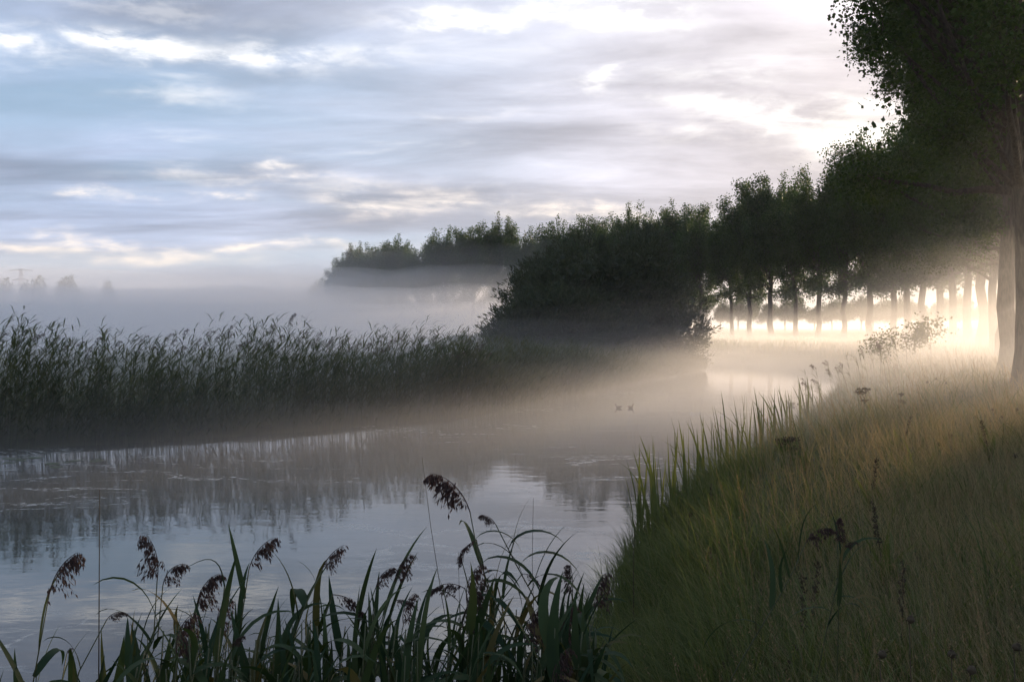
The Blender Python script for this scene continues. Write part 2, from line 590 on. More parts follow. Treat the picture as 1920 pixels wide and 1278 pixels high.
def mist_bank(X, Y):
    """taller mist on the dyke, swelling under the trees"""
    q = inland(X, Y)
    h = -1.3 + 5.6 * sstep(q, -6 + .10 * np.minimum(Y, 60), 6 + .06 * np.minimum(Y, 60)) * sstep(Y, 3, 20) + 4.6 * sstep(q, -5 + .10 * np.minimum(Y, 60), 13) * sstep(Y, 12, 42) - 14 * sstep(q, 12, 24) - 8 * sstep(Y, 72, 110)
    return h * wave(X * .7, Y * .7)


def mist_field(X, Y):
    """deep mist over the meadows behind"""
    right = sstep(X - .10 * Y, -12, 16)
    h = -1.5 + 5.0 * sstep(Y, 72, 105) * (1 - right) + 8.0 * sstep(Y, 100, 220) * (1 - right)
    h = h - 8 * sstep(X - .34 * Y, 0, 40)
    return h * (.65 + .35 * wave(X * .6, Y * .6))


def mist_far(X, Y):
    """low mist on the meadow beyond the trunks"""
    h = -1.5 + 5.5 * sstep(X - .10 * Y, -20, 10) * sstep(Y, 210, 320) - 8 * sstep(X - .36 * Y, 0, 40)
    return h * wave(X * .6, Y * .6)


mx_ = axis_pts(-1000, 800, 0, 90, 60, 14)
my_ = np.concatenate([np.linspace(7, 120, 60), 120 + 1180 * np.linspace(0, 1, 26)[1:] ** 1.8])
MX, MY = np.meshgrid(mx_, my_)
MIST = [(mist_river, fr, de, lab + ' of the white mist on the river') for fr, de, lab in (
            (2.1, .0010, 'topmost veil'), (1.8, .0013, 'second veil from the top'), (1.5, .0018, 'third veil from the top'), (1.25, .0028, 'upper middle veil'),
            (1.0, .0042, 'middle veil'), (.8, .0056, 'lower middle veil'), (.6, .0070, 'low veil'), (.4, .0080, 'lowest veil close to the water'))] + [
        (mist_bank, 1.35, 0.00135, 'thinnest topmost part of the golden mist under the poplars'), (mist_bank, 1.1, 0.00185, 'thin upper part of the golden mist under the poplars'),
        (mist_bank, .88, 0.00246, 'middle part of the golden mist under the poplars'), (mist_bank, .66, 0.00308, 'low part of the golden mist under the poplars'),
        (mist_bank, .46, 0.00369, 'densest part of the golden mist close to the dyke'),
        (mist_far, 1.3, 0.0007, 'thin upper mist on the meadow beyond the trunks'), (mist_far, .8, 0.0014, 'low mist on the meadow beyond the trunks'),
        (mist_field, 1.75, 0.0022, 'thinnest topmost part of the deep mist over the meadows'), (mist_field, 1.35, 0.0055, 'thin upper part of the deep mist over the meadows'),
        (mist_field, 1.0, 0.011, 'middle part of the deep mist over the meadows'), (mist_field, .7, 0.014, 'dense low part of the deep mist over the meadows'),
        (mist_field, .45, 0.016, 'densest part of the deep mist close to the meadow grass')]
for k, (fn, frac, dens, lab) in enumerate(MIST):
    ripple = 1 + .10 * np.sin(MX * .23 + 2.1 * k + 1.3 * np.sin(MY * .09 + k)) * np.sin(MY * .17 + 1.7 * k) + .06 * np.sin(MX * .5 + MY * .31 + 3.3 * k)
    if fn is mist_field:
        ripple = .7 + .3 * ripple
    top = np.maximum(fn(MX, MY) * frac * ripple, -1.3 + 0.008 * k)
    ny_, nx_ = top.shape
    V = np.concatenate([np.stack([MX, MY, top], -1).reshape(-1, 3), np.stack([MX, MY, np.full_like(top, -1.9 + .02 * k)], -1).reshape(-1, 3)])
    V[:, :2] *= 1 - .003 * k
    V[:, 1] += .05 * k
    idx = np.arange(nx_ * ny_).reshape(ny_, nx_)
    up = np.stack([idx[:-1, :-1], idx[:-1, 1:], idx[1:, 1:], idx[1:, :-1]], -1).reshape(-1, 4)
    n0 = nx_ * ny_
    F = [up, up[:, ::-1] + n0]
    for e_ in (idx[0, :], idx[-1, ::-1], idx[::-1, 0], idx[:, -1]):
        F.append(np.stack([e_[:-1], e_[:-1] + n0, e_[1:] + n0, e_[1:]], -1)[:, ::1])
    mo = ob('mist', mesh_from('mist', V, np.concatenate(F), air_mat('mist_air', (0.97, 0.975, 1.0), dens, 0.52)))
    tag(mo, lab, kind='stuff')


# ------------------------------------------------------------------ trees
def poplar_mesh(seed, H=22.5, zb=6.4, Rm=3.7, n_clu=430, per=95, leaf=0.22, fine=False):
    rng = R(seed)
    C = []
    S = []
    limbs = []
    for i in range(95):
        z0 = zb - 0.6 + (H - 7.0 - zb) * rng.uniform(0, 1) ** 0.9
        if i < 6:
            z0 = zb - 0.4 + rng.uniform(-.5, .5)
        zr = (z0 - zb) / (H - zb)
        prof = np.interp(zr, [0, .15, .4, .7, 1], [.80, .98, .95, .62, .3])
        ln = Rm * prof * rng.uniform(.62, 1.18)
        a = i * 2.39996 + rng.uniform(-.4, .4)
        rise = rng.uniform(.9, 1.9) if i >= 6 else rng.uniform(.1, .5)
        p = []
        for s in np.linspace(0, 1, 6):
            p.append((math.cos(a) * ln * s, math.sin(a) * ln * s, z0 + ln * rise * s ** 1.25))
        limbs.append(np.array(p))
        for s in (rng.uniform(.3, 1.0), rng.uniform(.5, 1), rng.uniform(.7, 1.05), rng.uniform(.85, 1.08)):
            q = np.array([math.cos(a) * ln * s, math.sin(a) * ln * s, z0 + ln * rise * s ** 1.25])
            C.append(q)
            S.append(rng.uniform(.32, .6))
    nlead = rng.randint(4, 8)
    for i in range(nlead):
        a = rng.uniform(0, 6.28)
        r = Rm * .75 * math.sqrt(rng.uniform(0, 1))
        ht = H - rng.uniform(.5, 4.2) * (r / (Rm * .75)) - (0 if i == 0 else rng.uniform(0, 1.6))
        for s in np.linspace(0, 1, 8):
            C.append(np.array([math.cos(a) * r * (.6 + .4 * s), math.sin(a) * r * (.6 + .4 * s), ht - (1 - s) * 5.0]))
            S.append(.24 + .36 * (1 - s))
    C = np.array(C)
    S = np.array(S) * (.72 if fine else 1)
    tot = n_clu * per
    wgt = S ** 1.3
    cnt = rng.multinomial(tot, wgt / wgt.sum())
    cid = np.repeat(np.arange(len(C)), cnt)
    P = C[cid] + np.clip(rng.normal(size=(tot, 3)), -2, 2) * S[cid][:, None] * np.array([1, 1, 1.15])
    g_ = Geo()
    V, F = leaves(P, leaf, rng, 0.85)
    g_.add(V, F)
    if fine:          # heavier inner foliage
        Pi = rng.normal(size=(26000, 3)) * np.array([Rm * .42, Rm * .42, (H - zb) * .26]) + np.array([0, 0, (H + zb) / 2 + .3])
        Pi = Pi[(np.hypot(Pi[:, 0], Pi[:, 1]) < Rm * .62) & (Pi[:, 2] > zb + .8) & (Pi[:, 2] < H - 4)]
        V, F = leaves(Pi, .15, rng, 0.9)
        g_.add(V, F)
    crown = g_.mesh('poplar_crown', M_POPLAR)
    # trunk
    g_ = Geo()
    zs = np.concatenate([[-0.5, 0.0, .35, 1.0], np.linspace(2.2, H - 2.5, 11)])
    wob = rng.normal(size=(len(zs), 2)) * 0.07
    wob[:3] *= .3
    base_r = .31 if fine else .35
    rad = [base_r * (1.55 if z < .1 else 1.25 if z < .5 else 1.06 if z < 1.5 else 1 - .85 * (z / H) ** 1.2) for z in zs]
    V, F = tube(np.column_stack([wob, zs]), rad, 10)
    g_.add(V, F)
    for lb in limbs[6:]:
        V, F = tube(lb[:5], [.085, .07, .055, .04, .02], 4, cap=False)
        g_.add(V, F)
    if fine:
        for q, lb in zip(C[:380], np.repeat(limbs, 4, axis=0)):
            o_q = lb[np.argmin(np.linalg.norm(lb - q, axis=1))]
            for _ in range(2):
                V, F = tube([o_q, (o_q + q) / 2 + rng.normal(size=3) * .1, q + rng.normal(size=3) * .35], [.018, .012, .004], 3, cap=False)
                g_.add(V, F)
    trunk = g_.mesh('poplar_trunk', M_BARK, True)
    low = []
    for lb in limbs[:4]:
        lb2 = lb + rng.normal(size=lb.shape) * .06
        lb2[0] = lb[0]
        V, F = tube(lb2, [.11, .095, .08, .06, .045, .02], 6)
        low.append(smooth(mesh_from('limb', V, F, M_BARK)))
    return crown, trunk, low


def poplar(meshes, x, y, sc, rz, label, zs=1.0, group='poplars in the row along the dyke'):
    crown, trunk, low = meshes
    e_ = bpy.data.objects.new('poplar_tree', None)
    COL.objects.link(e_)
    e_.location = (x, y, gz(x, y))
    r_ = R(int(abs(x) * 100) + int(y))
    e_.rotation_euler = (r_.normal(0, .018), r_.normal(0, .018), rz)
    e_.scale = (sc * r_.uniform(.92, 1.08), sc * r_.uniform(.92, 1.08), sc * zs)
    tag(e_, label, 'tree', group)
    ob('trunk', trunk, e_)
    ob('crown', crown, e_)
    for l in low:
        ob('limb', l, e_)
    return e_


MID = [poplar_mesh(11 + k, H=22.0 + (k % 3) * .7, zb=6.7 + .4 * (k % 2)) for k in range(4)]
NEAR = [poplar_mesh(71 + k, H=22.5, zb=5.4, Rm=5.9, n_clu=430, per=470, leaf=0.088, fine=True) for k in range(1)]
ORD = ['first', 'second', 'third', 'fourth', 'fifth', 'sixth', 'seventh', 'eighth', 'ninth', 'tenth', 'eleventh', 'twelfth', 'thirteenth', 'fourteenth', 'fifteenth', 'sixteenth', 'seventeenth', 'eighteenth', 'nineteenth', 'twentieth', 'twenty-first', 'twenty-second', 'twenty-third', 'twenty-fourth', 'twenty-fifth', 'twenty-sixth']
rng = R(5)
VIS = [(1313, 154), (1373, 147), (1406, 141), (1446, 135), (1492, 129), (1535, 123), (1581, 117), (1630, 111), (1677, 105), (1702, 98), (1729, 92),
       (1759, 86), (1788, 80), (1813, 75), (1841, 69)]
for i, (px, d) in enumerate(VIS):
    x = (px - 960) / FPX * d
    poplar(MID[(i * 3) % 4], x, d, rng.uniform(.88, 1.08) * (1.1 if px == 1535 else 1), rng.uniform(0, 6.28),
           'poplar in misty row, its bare trunk %s to the right of the willow bush' % ORD[i])
for i, (px, d) in enumerate([(1866, 60), (1880, 51), (1892, 42), (1893, 33.5)]):
    x = (px - 960) / FPX * d
    poplar(NEAR[0], x, d, rng.uniform(.95, 1.02), 1.3 + i * 1.9,
           ('tall dark poplar right after the last clear trunk, base lost in golden glow', 'dark poplar between glowing mist and right edge, second of the merged trunks',
            'big black poplar overhanging the right sky, its lower twigs touching the bright cloud', 'poplar with grey bark trunk against the right edge of the view')[i])
poplar(NEAR[0], 12.75, 24.5, 1.1, 4.4, 'nearest poplar, dark leafy crown filling the top right corner', .93)
# the row goes on to the left behind the willows
arc = [(28.5, 161), (26, 168), (22.5, 175), (18.5, 182), (14, 188.5), (9, 194.5), (3.5, 200), (-2.5, 205), (-8.5, 210), (-14.5, 215), (-20, 221), (-25, 228), (-29, 235), (-33, 243),
       (-36.5, 251), (-40, 259), (-43, 268), (-46, 277), (-49, 286)]
n_arc = len(arc)
for i, (x, y) in enumerate(arc):
    poplar(MID[(i * 3 + 1) % 4], x + rng.uniform(-.5, .5), y, rng.uniform(.95, 1.06) + (.05 if 2 <= i <= 9 else 0), rng.uniform(0, 6.28),
           'poplar crown rising out of mist, %s from the left end of the receding row' % ORD[n_arc - 1 - i])


# willows in the middle
def willow_mesh(seed, blobs, n, leaf=.30, aspect=.22):
    """blobs: (x, y, z, rx, rz, weight); shoots rise and arch out of them, leaves narrow"""
    rng = R(seed)
    P = []
    T = []
    wgt = np.array([b_[5] for b_ in blobs], float)
    nsh = 900
    which = rng.choice(len(blobs), nsh, p=wgt / wgt.sum())
    for k in which:
        x, y, z, rx, rz, _ = blobs[k]
        v = rng.normal(size=3)
        v /= np.linalg.norm(v)
        rr = rng.uniform(.62, 1.0) ** .7
        c = np.array([x + v[0] * rx * rr, y + v[1] * rx * rr, z + v[2] * rz * rr])
        dirv = np.array([v[0] * .8, v[1] * .8, .75 + .5 * v[2]]) + rng.normal(size=3) * .25
        dirv /= np.linalg.norm(dirv)
        ln = rng.uniform(.7, 1.7)
        m_ = n // nsh
        s = rng.uniform(0, 1, m_)
        q = c + dirv * (s * ln)[:, None] + np.array([0, 0, -.35]) * (s ** 2)[:, None] * ln
        q += rng.normal(size=(m_, 3)) * (.20 * (1 - .6 * s))[:, None]
        P.append(q)
        T.append(np.tile(dirv, (m_, 1)))
    P = np.concatenate(P)
    T = np.concatenate(T)
    keep = P[:, 2] > .1
    P, T = P[keep], T[keep]
    g_ = Geo()
    V, F = leaves(P, leaf, rng, aspect, (T, .55))
    g_.add(V, F)
    # bulk inside
    nb = 9000
    k = rng.choice(len(blobs), nb, p=wgt / wgt.sum())
    B = np.array([b_[:5] for b_ in blobs])[k]
    v = rng.normal(size=(nb, 3))
    v /= np.linalg.norm(v, axis=1)[:, None]
    rr = rng.uniform(0, 1, nb) ** .4 * .86
    Pi = B[:, :3] + v * rr[:, None] * B[:, [3, 3, 4]]
    Pi = Pi[Pi[:, 2] > .2]
    V, F = leaves(Pi, .42, rng, .45)
    g_.add(V, F)
    crown = g_.mesh('willow_crown', M_WILLOW)
    g_ = Geo()
    for b_ in blobs:
        p0 = np.array([b_[0] * .35, b_[1] * .35, -.3])
        p1 = np.array(b_[:3])
        mid_ = (p0 + p1) / 2 + rng.normal(size=3) * .25
        V, F = tube([p0, p0 * .6 + mid_ * .4, mid_, p1, p1 + (p1 - mid_) * .3 + np.array([0, 0, .4])], [.2, .16, .13, .09, .04], 7)
        g_.add(V, F)
    return crown, g_.mesh('willow_trunk', M_BARK, True)


def willow(x, y, blobs, n, seed, label, leaf=.30):
    c, t_ = willow_mesh(seed, blobs, n, leaf)
    e_ = bpy.data.objects.new('willow_tree', None)
    COL.objects.link(e_)
    e_.location = (x, y, gz(x, y))
    tag(e_, label, 'tree', 'willows on the far river bank')
    ob('trunk', t_, e_)
    ob('crown', c, e_)


willow(6.2, 66, [(2.0, -1.5, 1.3, 2.6, 1.4, 1.2), (-2.4, -1.2, 1.4, 2.2, 1.5, 1), (-4.2, 0, 3.6, 2.6, 2.8, 2), (-1.4, 0, 5.3, 2.8, 3.0, 3), (1.8, .5, 4.9, 2.9, 3.1, 3), (4.0, 0, 3.4, 2.2, 2.6, 2), (0, -1, 2.4, 3.8, 2.2, 3), (4.6, -.5, 1.6, 1.9, 1.7, 1), (2.4, 1, 6.0, 2.2, 1.9, 1.0)], 32000, 21,
       'large dark willow with broad dome at the river bend')
willow(1.1, 60, [(-.6, 0, 1.9, 1.5, 1.8, 2), (1.4, 0, 2.6, 1.7, 2.1, 2), (-1.4, 0, 1.3, .9, 1.1, 1), (3.2, .3, 2.2, 1.8, 2.0, 2)], 20000, 22,
       'lower grey-green willow bush on the left side of the big willow')
willow(11.5, 92, [(0, 0, 7.6, 2.2, 3.2, 2), (1.2, 0, 9.6, 1.6, 2.2, 1.5), (-2.5, 0, 6.5, 2.0, 3.0, 2), (2.5, 0, 5.5, 2.0, 3.0, 2)], 20000, 23,
       'taller willow with twiggy top rising behind the big dark willow', .34)
willow(-1.0, 74, [(2.6, 0, 4.6, 1.5, 2.2, 2), (4.3, 0, 6.0, 1.7, 2.0, 2), (3.2, 0, 2.8, 1.6, 2.2, 2)], 16000, 24,
       'dim willow half lost in mist behind the left shoulder of the bush')


# low hedge out in the mist
def bush_mesh(seed, blobs, n, leaf, m=None):
    rng = R(seed)
    wgt = np.array([b_[3] * b_[4] for b_ in blobs])
    k = rng.choice(len(blobs), n, p=wgt / wgt.sum())
    B = np.array(blobs)[k]
    v = rng.normal(size=(n, 3))
    v /= np.linalg.norm(v, axis=1)[:, None]
    rr = rng.uniform(0, 1, n) ** .35 * (1 + rng.normal(size=n) * .08)
    P = B[:, :3] + v * rr[:, None] * B[:, [3, 3, 4]]
    P = P[P[:, 2] > 0]
    V, F = leaves(P, leaf, rng, .7)
    return mesh_from('foliage', V, F, m or M_WILLOW)


hx, hy = at(880, 600, 92)[:2]
e_ = bpy.data.objects.new('hedge', None)
COL.objects.link(e_)
e_.location = (hx, hy, gz(hx, hy))
tag(e_, 'short dark hedge half hidden in mist left of the willow bush', 'hedge')
ob('foliage', bush_mesh(31, [(x_, 0, 2.2, 1.0, 1.0) for x_ in np.linspace(-1.4, 2.4, 5)], 4500, .22), e_)
g_ = Geo()
for x_ in np.linspace(-1.2, 2.0, 4):
    V, F = tube([(x_, 0, -.2), (x_ + .1, 0, 1.0), (x_, .1, 2.3)], [.09, .07, .04], 6)
    g_.add(V, F)
tag(ob('stems', g_.mesh('stems', M_BARK), e_), kind='stuff')


# faint trees far across the meadows
def round_tree_meshes(seed):
    rng = R(seed)
    bl = [(rng.normal() * 1.6, rng.normal() * 1.6, 6.5 + rng.uniform(-1.5, 2.8), rng.uniform(2.0, 3.0), rng.uniform(2.0, 3.2)) for _ in range(9)]
    cr_ = bush_mesh(seed, bl, 5200, .5, M_POPLAR)
    V, F = tube([(0, 0, -.4), (.05, 0, 1.5), (0, .1, 4), (.1, 0, 7)], [.42, .33, .28, .15], 8)
    return cr_, smooth(mesh_from('far_trunk', V, F, M_BARK))


FARM = [round_tree_meshes(40 + k) for k in range(4)]


def far_tree(x, y, sx, sz, k, label, group):
    e_ = bpy.data.objects.new('round_tree', None)
    COL.objects.link(e_)
    e_.location = (x, y, gz(x, y))
    e_.scale = (sx, sx, sz)
    e_.rotation_euler = (0, 0, k * 1.7)
    tag(e_, label, 'tree', group)
    ob('trunk', FARM[k % 4][1], e_)
    ob('crown', FARM[k % 4][0], e_)


for k, (px, top, wpx, lab) in enumerate([(-10, 530, 50, 'faint round tree cut by the left edge of the view'), (55, 527, 55, 'faint round tree below the pylon'),
                                         (125, 526, 58, 'widest faint round tree right of the pylon'), (205, 541, 32, 'smallest faint round tree, right of the two beside the pylon')]):
    d = 330
    far_tree((px - 960) / FPX * d, d, wpx / FPX * d / 9.0, ((HOR - top) / FPX * d + 2.4) / 10.8, k, lab, 'faint round trees in the left mist')
for k, (px, top, w) in enumerate([(590, 532, 40), (615, 530, 36), (640, 524, 44), (665, 520, 40)]):
    d = 360
    far_tree((px - 960) / FPX * d, d, w / FPX * d / 8.0, ((HOR - top) / FPX * d + 2.4) / 10.8, k + 1,
             'faint low tree past the end of the poplar row, %s from the left' % ORD[k], 'low trees past the end of the row')
for k in range(-13, 19):  # the leftmost ones are hidden by the row, added to shade the meadow mist
    px = 1318 + k * 29 + (k * 37 % 11)
    d = 420 + (k * 53 % 40)
    top = 556 + (k * 29 % 17)
    far_tree((px - 960) / FPX * d, d, (34 + k * 17 % 13) / FPX * d / 8.5, ((HOR - top) / FPX * d + 1.8) / 10.8, k,
             'pale distant tree seen between the trunks, %s from the left' % ORD[k] if k >= 0 else 'added distant tree hidden behind the poplar crowns, shading the meadow mist', 'distant trees beyond the trunks')

# hawthorns added out of view on the right, to keep the near slope in shade
for k, (x_, y_, h_) in enumerate([(11.2, 6.0, 4.2), (11.6, 9.5, 4.8), (12.4, 13.0, 4.0), (13.2, 16.0, 3.6), (13.4, 19.4, 3.6)]):
    e_ = bpy.data.objects.new('added_shade_hawthorn', None)
    COL.objects.link(e_)
    e_.location = (x_, y_, gz(x_, y_))
    tag(e_, 'added hawthorn bush out of view, shading the near slope', 'bush', 'added hawthorn bushes that shade the slope')
    ob('foliage', bush_mesh(300 + k, [(0, 0, h_ * .6, 1.7, h_ * .42), (.8, .9, h_ * .42, 1.4, h_ * .36), (-.6, -1.1, h_ * .42, 1.4, h_ * .36)], 5000, .16, M_POPLAR), e_)
    g_ = Geo()
    for a_ in range(3):
        V, F = tube([(.1 * a_, .1, -.2), (.3 * (a_ - 1), .2 * a_, h_ * .3), (.8 * (a_ - 1), .5 * (a_ - 1), h_ * .7)], [.10, .08, .03], 6)
        g_.add(V, F)
    ob('trunk', g_.mesh('added_hawthorn_trunk', M_BARK, True), e_)

# pylon
px_, py_ = -340.0, 690.0
e_ = bpy.data.objects.new('pylon', None)
COL.objects.link(e_)
e_.location = (px_, py_, gz(px_, py_))
tag(e_, 'faint steel pylon with wide crossarm far off at the left', 'pylon')
Hp = 42.0
for sx, sy in ((-1, -1), (-1, 1), (1, -1), (1, 1)):
    V, F = tube([(sx * 3, sy * 3, -.5), (sx * 1.2, sy * 1.2, 26), (sx * .8, sy * .8, Hp)], [.2, .17, .14], 5)
    ob('leg', mesh_from('pylon_leg', V, F, M_STEEL), e_)
V = []
g_ = Geo()
for i in range(9):
    z0, z1 = i * 4.6, (i + 1) * 4.6
    w0 = np.interp(z0, [0, 26, 42], [3, 1.2, .8])
    w1 = np.interp(z1, [0, 26, 42], [3, 1.2, .8])
    for s in (-1, 1):
        for a_, b_ in (((-w0, s * w0, z0), (w1, s * w1, z1)), ((w0, s * w0, z0), (-w1, s * w1, z1))):
            V, F = tube([a_, ((a_[0] + b_[0]) / 2, (a_[1] + b_[1]) / 2, (z0 + z1) / 2), b_], .09, 4)
            g_.add(V, F)
ob('bracing', g_.mesh('bracing', M_STEEL), e_)
for z_, w_ in ((40.5, 8.5), (34, 6)):
    g_ = Geo()
    for s in (-1, 1):
        V, F = tube([(-w_, 0, z_), (0, s * .7, z_ + .5), (w_, 0, z_)], .16, 5)
        g_.add(V, F)
    V, F = tube([(-w_, 0, z_), (0, 0, z_ + 1.4), (w_, 0, z_)], .12, 5)
    g_.add(V, F)
    ob('crossarm', g_.mesh('crossarm', M_STEEL), e_)


# ------------------------------------------------------------------ reeds
def plume_mesh(seed, axis, L=.2, bend=.7, m=None, nb=34, ns=8):
    """drooping flower head; axis = (x, z) of its tip from its base; side branches hang to the lee"""
    rng = R(seed)
    ts = np.linspace(0, 1, 9)
    lean = math.atan2(axis[0], axis[1])
    sg = 1.0 if lean >= 0 else -1.0
    ang = lean - sg * bend * .45 + sg * bend * (ts ** 1.3)
    ds = L / 8
    ax = np.zeros((9, 3))
    for i in range(1, 9):
        ax[i] = ax[i - 1] + ds * np.array([math.sin(ang[i]), 0, math.cos(ang[i])])
    g_ = Geo()
    V, F = tube(ax, np.linspace(.0022, .0008, 9) * (L / .2) ** .5, 4)
    g_.add(V, F)
    t0 = np.sort(rng.uniform(.02, 1, nb))
    B = np.stack([np.interp(t0, ts, ax[:, i]) for i in range(3)], -1)
    hd = (0 if sg > 0 else math.pi) + rng.normal(0, .55, nb)
    Lb = L * rng.uniform(.30, .62, nb) * (1 - .62 * t0) + L * .05
    start = np.clip(np.abs(np.interp(t0, ts, ang)), .2, 2.0)
    V, F = strips(B, hd, Lb, .0022 * L / .2, start + rng.normal(0, .12, nb), 2.75 + rng.normal(0, .18, nb), 5, .75, rng.uniform(0, 3, nb), .5)
    g_.add(V, F)
    VP = V.reshape(nb, 6, 2, 3).mean(2)
    P = []
    for _ in range(ns):
        k = rng.uniform(.2, 1.0, nb) * 5
        i0 = np.minimum(k.astype(int), 4)
        f = (k - i0)[:, None]
        P.append(VP[np.arange(nb), i0] * (1 - f) + VP[np.arange(nb), i0 + 1] * f)
    P = np.concatenate(P) + rng.normal(size=(nb * ns, 3)) * .0022 * L / .2
    V, F = leaves(P, .021 * L / .2, rng, .30, (np.array([.25 * sg, 0, -.95]), .72))
    g_.add(V, F)
    return g_.mesh('plume', m or M_PLUME)


def leaf_mesh(seed, th0, th1, power, n=9, fold=.16, m=None):
    """one reed leaf of unit length along +X, folded along its midrib"""
    rng = R(seed)
    t = np.linspace(0, 1, n + 1)
    th = th0 + (th1 - th0) * ((t[1:] + t[:-1]) / 2) ** power
    x = np.concatenate([[0], np.cumsum(np.sin(th))]) / n
    z = np.concatenate([[0], np.cumsum(np.cos(th))]) / n
    w = np.minimum(1, .5 + 4 * t) * (1 - t ** 2.4) * .5 + .004
    sway = .05 * np.sin(t * rng.uniform(2, 4)) * rng.uniform(-1, 1)
    tw = rng.uniform(-.9, .9) * t
    up = np.stack([-np.cos(np.interp(t, (t[1:] + t[:-1]) / 2, th)), 0 * t, np.sin(np.interp(t, (t[1:] + t[:-1]) / 2, th))], -1)
    c = np.stack([x, sway, z], -1)
    side = np.stack([0 * t, np.cos(tw), 0 * t], -1) + up * np.sin(tw)[:, None]
    Wd = .075
    lft = c - side * (w * Wd)[:, None] + up * (w * Wd * fold)[:, None]
    rgt = c + side * (w * Wd)[:, None] + up * (w * Wd * fold)[:, None]
    V = np.stack([lft, c, rgt], 1).reshape(-1, 3)
    i = np.arange(n) * 3
    F = np.concatenate([np.stack([i, i + 1, i + 4, i + 3], -1), np.stack([i + 1, i + 2, i + 5, i + 4], -1)])
    return smooth(mesh_from('reed_leaf', V, F, m or M_REED))


LEAF = [leaf_mesh(1, .08, .40, 1.3), leaf_mesh(2, .12, .75, 1.8), leaf_mesh(3, .10, 1.1, 2.6), leaf_mesh(4, .45, 2.95, .55),
        leaf_mesh(5, .15, .55, 1.0), leaf_mesh(6, .7, 3.0, .5), leaf_mesh(7, .35, 2.8, .75), leaf_mesh(8, .2, 2.2, 1.6)]


def bez(pts, n):
    """smooth curve through a few points"""
    P = np.array([tuple(p) for p in pts], float)
    d = np.concatenate([[0], np.cumsum(np.linalg.norm(np.diff(P, axis=0), axis=1))])
    d /= d[-1]
    t = np.linspace(0, 1, n)
    deg = min(len(P) - 1, 3)
    return np.stack([np.polyval(np.polyfit(d, P[:, i], deg), t) for i in range(3)], -1)


def reed(path, label, group, seed, plume=None, n_leaf=8, leaf_len=(.3, .45), wind=0.0, r=.0035, t_rng=(.45, .97), name='common_reed', spread=.9, wide=1.0, picks=(0, 1, 2, 3, 4, 5, 6, 7)):
    """path: world points from the root to the top of the stem"""
    rng = R(seed)
    path = np.asarray([tuple(p) for p in path], float)
    root = path[0].copy()
    e_ = bpy.data.objects.new(name, None)
    COL.objects.link(e_)
    e_.location = root
    tag(e_, label, 'reed', group)
    L = bez(path - root, 12)
    V, F = tube(L, np.linspace(r * 1.15, r * .6, 12), 6)
    ob('stem', smooth(mesh_from('reed_stem', V, F, M_STEM)), e_)
    for i in range(n_leaf):
        t = t_rng[0] + (t_rng[1] - t_rng[0]) * (i + rng.uniform(0, .6)) / max(n_leaf, 1)
        p = [np.interp(t, np.linspace(0, 1, 12), L[:, j]) for j in range(3)]
        a = wind + rng.normal(0, spread) + (math.pi if (i % 3 == 1 and spread > .5) else 0)
        s = rng.uniform(*leaf_len) * (1 - .25 * (t - t_rng[0]))
        lf = ob('leaf', LEAF[rng.choice(picks)], e_, p, (rng.normal(0, .15), rng.normal(0, .12), a), (s, s * wide * rng.uniform(.85, 1.15), s))
    if plume is not None:
        me, ang, sc = plume
        ob('plume', me, e_, L[-1], (0, 0, ang), sc)
    return e_


def px_reed(d, stem, tip, label, seed, kind=0, n_leaf=8, plume=True, leaf_len=(.28, .42), sc=None, **kw):
    """stem: photo points from the frame's bottom to the plume's base; tip: plume tip"""
    pts = [at(p[0], p[1], d) for p in stem]
    a, b_ = pts[0], pts[1]
    k = (a.z - 0.1) / max(.3, (b_ - a).normalized().z)
    rx = a.x - (b_ - a).normalized().x * k * .35
    rz = gz(rx, d)
    root = Vector((rx, d, min(rz, a.z - .2) - .03))
    pl = None
    wind = 0.0
    if plume:
        T = at(tip[0], tip[1], d) - pts[-1]
        wind = 0.0 if T.x >= 0 else math.pi
        Lp = T.length * 1.15
        pl = (plume_mesh(seed, (T.x, T.z), Lp, (.8, 1.3, 1.0, .25)[kind], None, (42, 42, 56, 48)[kind]), R(seed).uniform(-.25, .25), sc or 1.0)
    return reed([root] + pts, label, 'plumed reeds along the near water edge', seed, pl, n_leaf, leaf_len, kw.pop('wind', wind), .0034, kw.pop('t_rng', (.62, .97)), **kw)


FD = 3.5
px_reed(FD, [(58, 1278), (70, 1215), (89, 1115)], (135, 1042), 'leftmost plumed reed, brown head bent right, long leaf hanging beside it', 301, 0, 10, t_rng=(.5, .95), wide=1.2)
px_reed(FD + .5, [(112, 1278), (118, 1245), (121, 1228)], (130, 1217), 'tiny low plume under the leftmost plumed reed', 302, 1, 3)
px_reed(FD, [(138, 1278), (160, 1225), (197, 1163)], (228, 1150), 'small nodding plume just right of the tall bare stalk', 303, 1, 5, leaf_len=(.2, .32))
px_reed(FD + .1, [(250, 1278), (290, 1180), (292, 1090)], (278, 1012), 'upright plume of the forked pair, left of centre foreground', 304, 0, 9, wind=0.0)
px_reed(FD + .15, [(262, 1278), (298, 1180), (303, 1098)], (343, 1056), 'wide plume bent right, the other head of the forked pair', 305, 1, 8)
px_reed(FD + .2, [(330, 1278), (350, 1210), (366, 1146)], (398, 1082), 'shaggy dark plume between forked pair and arching thin leaf', 306, 2, 8)
px_reed(FD, [(430, 1278), (448, 1180), (465, 1068)], (505, 1013), 'slim plume with one straight leaf slanting down to its right', 307, 0, 8)
px_reed(FD - .1, [(520, 1278), (556, 1170), (603, 1068)], (638, 1027), 'plume bent right above two broad upright leaves', 308, 0, 9, wide=1.2)
px_reed(FD + .1, [(575, 1278), (600, 1180), (622, 1116)], (671, 1150), 'low plume arching over in a half circle', 309, 1, 8)
